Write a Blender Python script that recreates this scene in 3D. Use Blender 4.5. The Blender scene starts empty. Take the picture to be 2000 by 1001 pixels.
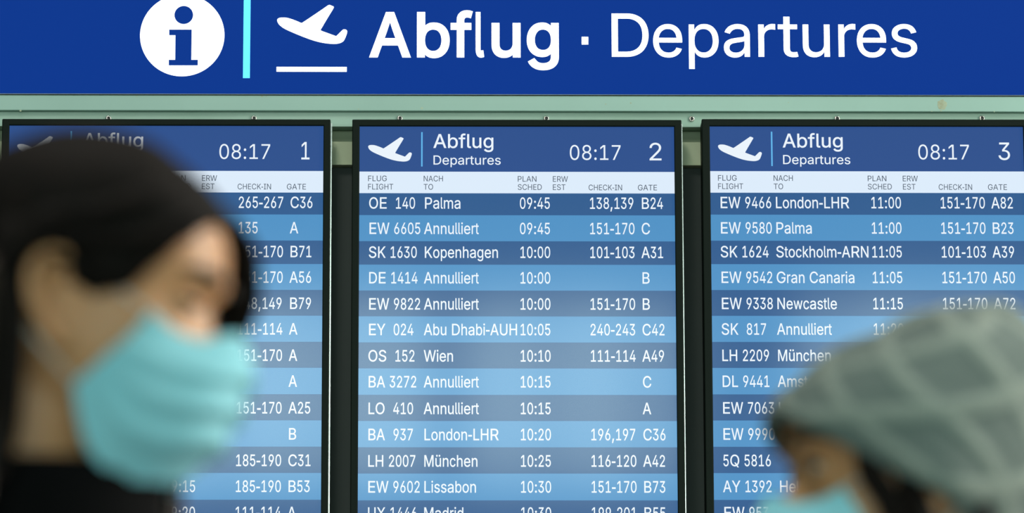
import bpy, bmesh, math, random
from mathutils import Vector, Matrix, noise, geometry
random.seed(5)
SC = bpy.context.scene
COL = SC.collection

# ------------------------------------------------------------------ camera
PITCH, YAW, ROLL = math.radians(11.4), math.radians(0.9), math.radians(-0.12)
CAMPOS = Vector((-9 * math.tan(YAW), -9.0, 1.03))
CAMROT = (Matrix.Rotation(-YAW, 4, 'Z') @ Matrix.Rotation(math.pi / 2 + PITCH, 4, 'X') @ Matrix.Rotation(ROLL, 4, 'Z'))
FPX = 8271.0
cd = bpy.data.cameras.new('camera')
cam = bpy.data.objects.new('camera', cd)
COL.objects.link(cam)
cam.matrix_world = Matrix.Translation(CAMPOS) @ CAMROT
cd.sensor_width = 36
cd.lens = FPX * 36 / 2000
cd.clip_end = 200
cd.dof.use_dof = True
cd.dof.focus_distance = 9.1
cd.dof.aperture_fstop = 5.4
SC.camera = cam

# ------------------------------------------------------------------ daylight, hall lamps, exposure
W = bpy.data.worlds.new('daylight')
SC.world = W
W.use_nodes = True
W.node_tree.nodes['Background'].inputs[0].default_value = (0.76, 1.0, 0.93, 1)
W.node_tree.nodes['Background'].inputs[1].default_value = 7.6
SC.view_settings.view_transform = 'Standard'
SC.view_settings.look = 'None'
SC.view_settings.exposure = 0
SC.view_settings.gamma = 1
SC.view_settings.use_curve_mapping = False


def area(name, loc, aim, sx, sy, watts, color, portal=False):
    l = bpy.data.lights.new(name, 'AREA')
    l.shape = 'RECTANGLE'
    l.size, l.size_y = sx, sy
    l.energy = watts
    l.color = color
    o = bpy.data.objects.new(name, l)
    COL.objects.link(o)
    o.location = loc
    o.rotation_euler = (Vector(aim) - Vector(loc)).to_track_quat('-Z', 'Y').to_euler()
    if portal:
        l.cycles.is_portal = True
    return o


area('ceiling_lamp_light', (4.6, -4.2, 7.6), (2.2, -1.0, 2), 1.2, 3.2, 330, (.97, 1, .92))
area('ceiling_lamp_light', (-1.5, -6.6, 7.6), (-1.5, -6.6, 0), 1.2, 3.2, 260, (1, .95, .88))
area('side_fill_light', (5.9, -4.4, 3.4), (-1, -5.6, 1.6), 3.0, 3.2, 520, (1, .95, .86))  # fill light added from the right for the faces; no window is built there
for z0, z1 in ((5.2, 6.65), (0.6, 3.9)):
    area('window_portal', (0, -19.9, (z0 + z1) / 2), (0, 0, (z0 + z1) / 2), 15, z1 - z0, 1, (1, 1, 1), True)


# ------------------------------------------------------------------ helpers
def P(px, py, Y=0.0):
    """the place on the plane y=Y that was measured at (px,py) in the 2000x1001 photograph"""
    d = CAMROT.to_3x3() @ Vector(((px - 1000) / FPX, (500.5 - py) / FPX, -1))
    t = (Y - CAMPOS.y) / d.y
    return CAMPOS + d * t


def lin(h):
    h = h.lstrip('#')
    out = []
    for i in (0, 2, 4):
        c = int(h[i:i + 2], 16) / 255
        out.append(c / 12.92 if c <= .04045 else ((c + .055) / 1.055) ** 2.4)
    return tuple(out) + (1,)


MATS = {}


def mat(name, color=(.5, .5, .5, 1), rough=.5, metal=0, emit=None, estr=1.0, spec=.5, bump=None, var=None, sss=0, coat=0, trans=0):
    m = bpy.data.materials.new(name)
    m.use_nodes = True
    nt = m.node_tree
    b = nt.nodes['Principled BSDF']
    b.inputs['Base Color'].default_value = color
    b.inputs['Roughness'].default_value = rough
    b.inputs['Metallic'].default_value = metal
    b.inputs['Specular IOR Level'].default_value = spec
    if emit:
        b.inputs['Emission Color'].default_value = emit
        b.inputs['Emission Strength'].default_value = estr
    if sss:
        b.inputs['Subsurface Weight'].default_value = sss
        b.inputs['Subsurface Radius'].default_value = (.012, .006, .003)
        b.inputs['Subsurface Scale'].default_value = 1
    if coat:
        b.inputs['Coat Weight'].default_value = coat
        b.inputs['Coat Roughness'].default_value = .1
    tc = nt.nodes.new('ShaderNodeTexCoord')
    if var:                                                   # (scale, second colour, low, high, stretch)
        mp = nt.nodes.new('ShaderNodeMapping')
        mp.inputs['Scale'].default_value = var[4] if len(var) > 4 else (1, 1, 1)
        n = nt.nodes.new('ShaderNodeTexNoise')
        n.inputs['Scale'].default_value = var[0]
        n.inputs['Detail'].default_value = 4
        r = nt.nodes.new('ShaderNodeValToRGB')
        r.color_ramp.elements[0].position = var[2]
        r.color_ramp.elements[1].position = var[3]
        r.color_ramp.elements[0].color = color
        r.color_ramp.elements[1].color = var[1]
        nt.links.new(tc.outputs['Object'], mp.inputs[0])
        nt.links.new(mp.outputs[0], n.inputs['Vector'])
        nt.links.new(n.outputs['Fac'], r.inputs[0])
        nt.links.new(r.outputs[0], b.inputs['Base Color'])
    if bump:                                                  # (scale, strength)
        n2 = nt.nodes.new('ShaderNodeTexNoise')
        n2.inputs['Scale'].default_value = bump[0]
        bp = nt.nodes.new('ShaderNodeBump')
        bp.inputs['Strength'].default_value = bump[1]
        bp.inputs['Distance'].default_value = .002
        nt.links.new(tc.outputs['Object'], n2.inputs['Vector'])
        nt.links.new(n2.outputs['Fac'], bp.inputs['Height'])
        nt.links.new(bp.outputs[0], b.inputs['Normal'])
    MATS[name] = m
    return m


def tag(o, label=None, cat=None, group=None, kind=None):
    for k, v in (('label', label), ('category', cat), ('group', group), ('kind', kind)):
        if v:
            o[k] = v
    return o


def empty(name, loc, label=None, cat=None, group=None, rz=0):
    o = bpy.data.objects.new(name, None)
    COL.objects.link(o)
    o.location = loc
    o.rotation_euler = (0, 0, rz)
    o.empty_display_size = .1
    return tag(o, label, cat, group)


def base(o):
    """world offset of a (possibly nested) unrotated parent"""
    v = Vector((0, 0, 0))
    while o:
        v = v + Vector(o.location)
        o = o.parent
    return v


def link(name, me, m, parent=None, smooth=False, loc=(0, 0, 0)):
    if m is not None and not me.materials:
        me.materials.append(m)
    if smooth:
        for p in me.polygons:
            p.use_smooth = True
    o = bpy.data.objects.new(name, me)
    COL.objects.link(o)
    o.location = loc
    if parent:
        o.parent = parent
    return o


def mesh(name, vs, fs, m, parent=None, smooth=False, local=False):
    """verts in world coordinates unless local; a child is stored relative to its parent"""
    if parent is not None and not local:
        b = base(parent)
        vs = [Vector(v) - b for v in vs]
    me = bpy.data.meshes.new(name)
    me.from_pydata([tuple(v) for v in vs], [], fs)
    me.update()
    return link(name, me, m, parent, smooth)


def bm_obj(name, bm, m, parent=None, smooth=False, local=False):
    if parent is not None and not local:
        bmesh.ops.translate(bm, verts=bm.verts, vec=-base(parent))
    bmesh.ops.recalc_face_normals(bm, faces=bm.faces)
    me = bpy.data.meshes.new(name)
    bm.to_mesh(me)
    bm.free()
    return link(name, me, m, parent, smooth)


def bm_box(bm, x0, x1, y0, y1, z0, z1, bev=0.0, seg=2):
    r = bmesh.ops.create_cube(bm, size=1)
    for v in r['verts']:
        v.co = Vector((x0 + (v.co.x + .5) * (x1 - x0), y0 + (v.co.y + .5) * (y1 - y0), z0 + (v.co.z + .5) * (z1 - z0)))
    if bev:
        es = list({e for v in r['verts'] for e in v.link_edges})
        bmesh.ops.bevel(bm, geom=es, offset=bev, segments=seg, affect='EDGES', profile=.5)


def box(name, x0, x1, y0, y1, z0, z1, m, parent=None, bev=0.0):
    bm = bmesh.new()
    bm_box(bm, x0, x1, y0, y1, z0, z1, bev)
    return bm_obj(name, bm, m, parent)


def frame(name, X0, X1, Z0, Z1, x0, x1, z0, z1, y0, y1, m, parent, bev=.003):
    """a picture-frame shaped solid, outer X0..X1/Z0..Z1, opening x0..x1/z0..z1, between y0 (front) and y1"""
    out = [(X0, Z0), (X1, Z0), (X1, Z1), (X0, Z1)]
    inn = [(x0, z0), (x1, z0), (x1, z1), (x0, z1)]
    vs = [(x, y0, z) for x, z in out] + [(x, y0, z) for x, z in inn] + [(x, y1, z) for x, z in out] + [(x, y1, z) for x, z in inn]
    fs = []
    for i in range(4):
        j = (i + 1) % 4
        fs += [(i, j, 4 + j, 4 + i), (8 + j, 8 + i, 12 + i, 12 + j), (i, 8 + i, 8 + j, j), (4 + i, 4 + j, 12 + j, 12 + i)]
    bm = bmesh.new()
    vv = [bm.verts.new(v) for v in vs]
    for f in fs:
        bm.faces.new([vv[i] for i in f])
    bmesh.ops.recalc_face_normals(bm, faces=bm.faces)
    if bev:
        es = [e for e in bm.edges if abs(e.verts[0].co.y - y0) < 1e-6 and abs(e.verts[1].co.y - y0) < 1e-6 and len(e.link_faces) == 2 and e.calc_face_angle() > .5]
        es += [e for e in bm.edges if abs(e.verts[0].co.y - e.verts[1].co.y) > 1e-6 and e.verts[0].co.x in (X0, X1)]
        bmesh.ops.bevel(bm, geom=list(set(es)), offset=bev, segments=3, affect='EDGES', profile=.5)
    return bm_obj(name, bm, m, parent)


# letter outlines of a plain grotesque: advance, then closed bezier loops (handle, point, handle), cap height 509

G={',':(188,[[53,-119,38,-119,48,-56,58,8,68,71,91,71,114,71,137,71,119,8,102,-56,84,-119,69,-119]]),'-':(453,[[263,244,337,244,337,226,337,207,337,188,263,188,188,188,114,188,114,207,114,226,114,244,188,244]]),'0':(453,[[264,-7,227,-7,189,-7,157,3,130,24,103,45,83,74,69,113,55,152,48,199,48,254,48,309,55,356,69,395,83,434,104,464,130,484,157,505,189,516,227,516,264,516,296,505,323,484,350,464,370,434,384,395,398,356,405,309,405,254,405,199,398,152,384,113,370,74,350,45,323,24,297,3],
[202,50,227,50,252,50,273,58,290,74,308,90,321,113,330,144,339,174,344,211,344,254,344,297,339,334,330,365,321,395,308,419,290,435,273,451,252,460,227,460,202,460,180,451,163,435,146,419,132,395,123,365,114,334,109,297,109,254,109,211,114,174,123,144,132,113,146,90,163,74,180,58]]),'1':(453,[[181,0,76,0,76,18,76,36,76,55,181,55,286,55,391,55,391,36,391,18,391,0,286,0],
[250,509,276,509,276,339,276,170,276,0,255,0,234,0,212,0,212,149,212,299,212,448,211,448,210,448,209,448,168,418,127,388,86,358,86,381,86,404,86,427,123,454,161,481,198,509,224,509]]),'2':(453,[[172,0,64,0,64,16,64,32,64,47,121,108,177,168,234,229,254,249,270,267,282,282,295,298,304,313,311,327,317,341,320,356,320,371,320,390,316,405,308,419,299,432,288,442,273,449,259,456,242,460,224,460,204,460,187,456,172,447,158,439,147,428,139,413,131,399,127,382,127,362,107,362,86,362,66,362,66,392,72,419,86,442,100,465,119,483,143,496,167,509,194,516,225,516,255,516,282,509,306,497,329,484,348,467,361,445,374,424,381,399,381,372,381,354,378,335,371,318,364,300,353,280,336,259,319,237,296,211,267,180,229,140,191,100,153,60,153,59,153,58,153,57,231,57,310,57,389,57,389,38,389,19,389,0,281,0]]),'3':(453,[[252,-7,218,-7,187,-7,158,-1,133,10,107,21,86,37,70,57,54,78,46,103,44,132,66,132,87,132,109,132,111,114,117,99,126,87,136,75,149,65,165,59,181,53,199,50,219,50,239,50,258,53,275,61,292,68,305,79,315,93,324,107,329,124,329,145,329,163,325,181,316,196,307,212,293,224,275,234,256,243,231,248,201,248,186,248,172,248,157,248,157,265,157,282,157,299,200,349,244,399,288,448,288,450,288,451,288,452,215,452,142,452,70,452,70,471,70,490,70,509,171,509,272,509,372,509,372,493,372,477,372,461,319,400,265,339,211,278,211,282,211,285,211,289,249,293,281,288,308,276,335,263,356,246,371,222,386,199,393,173,393,145,393,115,385,89,370,66,355,43,335,25,309,12,282,0]]),'4':(453,[[164,105,40,105,40,123,40,141,40,158,109,275,178,392,247,509,268,509,289,509,311,509,243,394,176,280,109,166,109,165,109,164,109,163,210,163,312,163,413,163,413,144,413,125,413,105,289,105],
[302,0,282,0,282,40,282,81,282,121,282,130,282,138,282,146,282,203,282,260,282,318,302,318,322,318,343,318,343,212,343,106,343,0,322,0]]),'5':(453,[[254,-7,221,-7,191,-7,164,-1,140,11,116,23,97,39,83,60,69,81,61,104,60,130,81,130,101,130,122,130,124,115,129,101,138,89,147,77,159,67,173,60,188,53,204,50,221,50,242,50,260,55,276,64,292,74,305,87,314,104,323,121,328,141,328,162,328,184,323,204,314,221,304,238,291,252,275,262,258,272,239,277,218,277,201,277,184,274,167,268,151,263,138,255,128,246,108,248,88,250,67,253,77,338,86,423,96,509,186,509,276,509,366,509,366,490,366,471,366,452,294,452,222,452,151,452,145,402,139,352,134,301,135,301,135,301,136,301,147,311,161,319,178,325,194,331,211,334,229,334,253,334,274,329,294,321,313,313,331,301,345,285,359,270,371,252,379,231,387,210,391,188,391,163,391,130,384,101,369,76,354,50,334,30,309,15,283,1]]),'6':(453,[[258,-7,226,-7,195,-7,167,0,142,15,118,29,98,49,84,74,71,100,64,129,64,162,64,186,69,212,80,239,91,266,110,300,137,340,176,396,214,453,252,509,276,509,299,509,322,509,265,426,208,344,151,261,149,261,147,261,145,261,150,271,157,280,165,288,174,296,184,302,196,307,207,312,221,314,235,314,266,314,293,308,316,295,339,282,357,263,370,240,382,216,389,189,389,157,389,125,382,97,368,73,354,48,334,28,310,14,286,0],
[207,48,226,48,246,48,264,53,279,63,294,72,306,85,314,101,323,118,327,136,327,157,327,178,323,197,314,213,306,230,294,242,279,251,264,261,246,265,226,265,207,265,189,261,174,252,159,243,147,230,138,214,129,198,125,179,125,158,125,137,129,118,138,102,147,85,159,72,174,63,189,53]]),'7':(453,[[120,0,97,0,172,149,248,299,323,448,323,450,323,451,323,452,236,452,149,452,62,452,62,471,62,490,62,509,172,509,281,509,391,509,391,489,391,469,391,449,315,299,240,150,165,0,142,0]]),'8':(453,[[260,-7,226,-7,192,-7,162,-1,136,11,109,24,89,40,74,62,59,83,52,108,52,135,52,157,56,177,65,195,74,213,86,229,101,241,116,253,133,261,153,265,153,265,153,266,153,267,128,273,108,287,93,308,78,329,70,353,70,380,70,406,77,429,90,450,104,470,122,486,146,498,169,510,196,516,226,516,256,516,283,510,306,498,329,486,348,470,361,450,375,429,382,406,382,380,382,353,374,329,359,308,344,287,325,273,300,267,300,266,300,265,300,265,319,261,336,253,351,241,366,229,378,213,387,195,396,177,401,157,401,135,401,108,393,83,378,62,364,40,343,24,317,11,291,-1],
[204,49,226,49,249,49,268,53,285,60,301,68,314,78,323,91,332,105,337,121,337,139,337,158,332,174,322,189,313,203,300,214,283,223,266,231,247,235,226,235,205,235,186,231,169,223,152,214,139,203,130,189,120,174,115,158,115,139,115,121,120,105,129,91,138,78,151,68,167,60,184,53],
[208,290,226,290,244,290,260,293,274,300,288,307,299,318,307,330,315,343,319,358,319,376,319,393,315,407,308,420,300,433,289,443,275,449,261,456,245,460,226,460,208,460,191,456,177,449,163,443,152,433,145,420,137,407,133,393,133,376,133,358,137,343,145,330,152,318,163,307,178,300,192,293]]),'9':(453,[[195,516,226,516,258,516,286,508,310,494,335,480,354,460,368,434,382,409,389,380,389,347,389,323,383,297,373,270,362,243,343,209,315,168,277,112,239,56,200,0,177,0,154,0,130,0,187,83,244,165,301,248,303,248,305,248,307,248,303,238,296,229,287,221,279,213,269,207,257,202,245,197,232,195,218,195,187,195,160,201,137,214,114,227,96,245,83,269,70,292,64,320,64,352,64,384,71,412,85,436,99,461,118,480,143,494,167,508],
[246,460,226,460,207,460,189,456,174,446,159,437,147,424,138,407,130,391,125,372,125,352,125,330,130,312,138,295,147,279,159,266,174,257,189,248,207,243,226,243,246,243,263,248,279,257,294,266,306,279,314,295,323,311,327,330,327,350,327,372,323,391,314,407,306,424,294,437,279,446,264,456]]),':':(188,[[108,-4,95,-4,83,-4,72,0,63,9,54,18,50,28,50,41,50,54,54,65,63,73,72,82,83,87,95,87,108,87,119,82,128,73,137,65,141,54,141,41,141,28,137,18,128,9,119,0],
[108,271,95,271,83,271,72,275,63,284,54,293,50,304,50,316,50,329,54,340,63,349,72,357,83,362,95,362,108,362,119,357,128,349,137,340,141,329,141,316,141,304,137,293,128,284,119,275]]),'A':(480,[[39,0,16,0,78,170,140,339,201,509,226,509,251,509,276,509,338,339,401,170,463,0,440,0,418,0,395,0,359,101,323,202,287,302,281,321,273,344,264,372,255,400,245,435,232,478,236,478,241,478,245,478,233,435,222,399,213,371,204,343,196,320,191,302,155,202,120,101,85,0,62,0],
[197,142,110,142,110,161,110,180,110,199,197,199,283,199,370,199,370,180,370,161,370,142,283,142]]),'B':(456,[[122,0,60,0,60,170,60,339,60,509,120,509,181,509,241,509,276,509,306,503,329,491,352,479,369,462,381,442,392,422,398,399,398,374,398,352,394,334,387,320,379,306,369,294,356,286,344,277,330,271,315,267,315,265,315,264,315,262,331,261,347,255,363,245,379,235,392,221,402,203,413,185,418,163,418,136,418,111,412,87,400,67,388,46,370,30,344,18,319,6,287,0,247,0,184,0],
[125,115,125,57,165,57,205,57,245,57,284,57,313,65,330,80,347,95,355,114,355,137,355,154,351,170,342,184,334,198,321,209,306,218,290,227,271,231,248,231,207,231,166,231,125,231,125,173],
[125,341,125,285,162,285,200,285,238,285,257,285,273,289,288,296,303,303,315,313,323,326,332,339,336,355,336,372,336,395,328,414,313,429,297,444,273,452,240,452,202,452,163,452,125,452,125,396]]),'C':(510,[[293,-7,267,-7,223,-7,184,4,150,25,116,46,89,76,70,115,50,154,40,201,40,254,40,308,50,354,70,393,89,432,116,462,150,484,184,505,223,516,267,516,293,516,317,512,340,504,363,497,384,486,402,471,420,457,436,439,448,418,460,398,468,374,473,348,451,348,430,348,408,348,404,366,398,381,389,395,381,408,370,419,357,428,345,438,331,444,315,449,300,454,284,456,267,456,236,456,208,448,184,432,159,417,139,394,125,364,111,334,103,297,103,254,103,211,111,175,125,145,140,115,159,92,184,76,209,61,236,53,267,53,284,53,300,55,315,60,331,65,345,71,357,81,370,90,381,101,389,114,398,128,404,143,408,160,430,160,451,160,473,160,469,135,460,111,448,91,436,70,421,52,402,38,384,23,363,12,341,5,318,-3]]),'D':(502,[[271,0,219,0,178,0,137,0,96,0,96,19,96,38,96,57,136,57,175,57,215,57,256,57,291,65,318,81,345,97,366,119,379,149,392,179,399,214,399,255,399,296,392,331,379,361,366,390,346,412,320,428,293,444,260,452,221,452,178,452,136,452,93,452,93,471,93,490,93,509,137,509,181,509,225,509,275,509,317,499,353,478,388,458,415,429,433,391,452,353,462,308,462,255,462,202,452,157,433,119,414,81,387,51,351,31,314,10],
[103,509,125,509,125,339,125,170,125,0,103,0,82,0,60,0,60,170,60,339,60,509,82,509]]),'E':(419,[[165,0,60,0,60,170,60,339,60,509,164,509,268,509,372,509,372,490,372,471,372,452,290,452,207,452,125,452,125,396,125,341,125,286,202,286,278,286,355,286,355,267,355,248,355,229,278,229,202,229,125,229,125,172,125,114,125,57,208,57,292,57,375,57,375,38,375,19,375,0,270,0]]),'F':(410,[[82,0,60,0,60,170,60,339,60,509,163,509,266,509,369,509,369,490,369,471,369,452,288,452,206,452,125,452,125,394,125,336,125,278,198,278,272,278,346,278,346,259,346,240,346,221,272,221,198,221,125,221,125,147,125,74,125,0,103,0]]),'G':(520,[[309,-7,269,-7,223,-7,184,4,149,25,115,46,88,77,69,116,50,155,40,201,40,254,40,308,50,354,69,393,88,432,115,462,149,484,183,505,221,516,265,516,292,516,317,512,340,504,364,496,385,484,403,469,422,454,437,437,449,416,461,396,470,373,474,349,452,349,430,349,408,349,403,365,396,380,387,393,379,406,368,417,356,427,344,436,330,444,315,448,300,453,283,456,265,456,235,456,208,448,183,432,159,417,139,394,125,364,111,334,103,297,103,254,103,211,111,175,125,145,140,115,159,92,184,76,209,61,237,53,269,53,297,53,323,59,345,71,367,83,384,101,396,123,409,146,415,172,415,202,421,201,428,200,434,199,384,199,333,199,283,199,283,218,283,237,283,256,348,256,413,256,478,256,478,237,478,219,478,200,478,158,469,122,451,91,433,60,408,36,377,19,345,2]]),'H':(517,[[82,0,60,0,60,170,60,339,60,509,82,509,103,509,125,509,125,435,125,362,125,289,214,289,303,289,392,289,392,362,392,435,392,509,414,509,435,509,457,509,457,339,457,170,457,0,435,0,414,0,392,0,392,77,392,155,392,232,303,232,214,232,125,232,125,155,125,77,125,0,103,0]]),'I':(300,[[111,0,31,0,31,19,31,38,31,57,60,57,89,57,118,57,118,189,118,320,118,452,89,452,60,452,31,452,31,471,31,490,31,509,111,509,190,509,269,509,269,490,269,471,269,452,240,452,212,452,183,452,183,320,183,189,183,57,212,57,240,57,269,57,269,38,269,19,269,0,190,0]]),'K':(467,[[146,189,104,145,104,169,104,193,104,216,116,232,128,247,139,261,151,275,162,290,174,303,187,317,199,331,212,344,262,399,313,454,364,509,392,509,420,509,448,509,376,431,304,353,231,276,230,276,229,276,228,276,187,233],
[82,0,60,0,60,170,60,339,60,509,82,509,103,509,125,509,125,451,125,392,125,334,124,298,124,261,124,225,124,214,124,204,125,193,125,129,125,64,125,0,103,0],
[398,0,372,0,311,86,249,173,188,259,201,276,215,293,228,309,302,206,375,103,449,0,423,0]]),'L':(393,[[160,0,60,0,60,170,60,339,60,509,82,509,103,509,125,509,125,358,125,208,125,57,203,57,282,57,361,57,361,38,361,19,361,0,261,0]]),'M':(628,[[81,0,60,0,60,170,60,339,60,509,91,509,121,509,152,509,193,402,235,294,277,187,280,180,284,170,287,159,291,148,295,136,299,123,303,110,307,97,311,84,315,71,319,59,322,49,317,49,312,49,307,49,310,59,314,70,318,83,322,95,326,108,330,121,334,134,338,147,342,158,346,170,349,179,352,187,394,294,435,402,476,509,507,509,537,509,568,509,568,339,568,170,568,0,547,0,525,0,504,0,504,97,504,194,504,291,504,302,504,314,504,327,505,340,505,354,505,369,505,383,506,398,506,413,506,428,507,443,507,457,509,457,511,457,513,457,508,441,503,426,498,409,492,393,487,378,482,363,477,348,472,334,467,322,463,309,459,299,456,291,418,194,380,97,342,0,323,0,305,0,286,0,248,97,209,194,170,291,167,299,163,309,159,321,155,333,150,346,145,361,140,376,135,391,129,408,124,424,118,441,112,457,114,457,117,457,119,457,119,444,120,431,120,416,120,401,121,387,121,372,121,357,121,342,122,328,122,315,122,302,122,291,122,194,122,97,122,0,101,0]]),'N':(523,[[82,0,60,0,60,170,60,339,60,509,85,509,111,509,136,509,205,400,274,291,343,183,349,174,355,164,363,151,370,138,379,123,388,107,396,90,405,73,414,55,411,55,408,54,405,54,403,72,401,90,401,108,400,126,399,142,399,157,399,172,399,185,399,195,399,300,399,404,399,509,420,509,442,509,463,509,463,339,463,170,463,0,438,0,412,0,387,0,325,97,264,193,202,290,194,303,186,316,177,331,169,345,159,362,148,381,137,400,123,424,108,452,111,453,115,453,119,454,120,428,121,405,122,384,123,362,124,344,124,328,125,312,125,300,125,291,125,194,125,97,125,0,103,0]]),'O':(533,[[311,-7,267,-7,223,-7,184,4,150,25,116,46,90,76,70,115,50,154,40,201,40,254,40,308,50,354,70,393,90,432,116,462,150,484,184,505,223,516,267,516,311,516,350,505,384,484,418,462,444,432,464,393,483,354,493,308,493,254,493,201,483,154,464,115,444,76,418,46,384,25,350,4],
[236,53,267,53,297,53,325,61,349,76,374,91,394,114,408,144,423,174,430,211,430,254,430,298,423,335,408,365,394,395,374,417,349,433,325,448,297,456,267,456,236,456,209,448,184,433,159,417,140,394,125,364,111,334,103,297,103,254,103,211,111,174,125,144,140,114,159,92,184,76,209,61]]),'P':(445,[[82,0,60,0,60,170,60,339,60,509,118,509,177,509,235,509,274,509,307,502,332,487,358,473,377,454,390,430,402,405,409,378,409,348,409,317,402,290,390,265,377,241,358,222,332,207,307,193,274,186,235,186,193,186,151,186,109,186,109,205,109,224,109,242,150,242,191,242,233,242,259,242,281,247,297,256,313,265,325,278,333,294,341,310,344,328,344,348,344,368,341,386,333,402,325,417,313,430,297,439,280,448,259,452,232,452,196,452,160,452,125,452,125,301,125,151,125,0,103,0]]),'Q':(533,[[274,121,245,159,268,159,290,159,313,159,332,134,351,109,369,85,374,78,379,71,384,65,412,27,440,-10,468,-48,446,-48,423,-48,401,-48,382,-23,364,2,346,27,341,33,336,39,331,46,302,84],
[311,-7,267,-7,223,-7,184,4,150,25,116,46,90,76,70,115,50,154,40,201,40,254,40,308,50,354,70,393,90,432,116,462,150,484,184,505,223,516,267,516,311,516,350,505,384,484,418,462,444,432,464,393,483,354,493,308,493,254,493,201,483,154,464,115,444,76,418,46,384,25,350,4],
[236,53,267,53,297,53,325,61,349,76,374,91,394,114,408,144,423,174,430,211,430,254,430,298,423,335,408,365,394,395,374,417,349,433,325,448,297,456,267,456,236,456,209,448,184,433,159,417,140,394,125,364,111,334,103,297,103,254,103,211,111,174,125,144,140,114,159,92,184,76,209,61]]),'R':(449,[[82,0,60,0,60,170,60,339,60,509,119,509,177,509,236,509,275,509,307,502,333,489,359,475,378,457,390,433,403,410,409,382,409,352,409,321,403,295,390,271,378,248,359,230,333,217,307,204,275,198,236,198,189,198,143,198,96,198,96,217,96,236,96,255,142,255,188,255,234,255,260,255,281,259,298,267,314,275,326,286,334,300,341,315,345,332,345,352,345,372,341,390,334,405,326,420,314,431,298,440,281,448,259,452,233,452,197,452,161,452,125,452,125,301,125,151,125,0,103,0],
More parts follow.
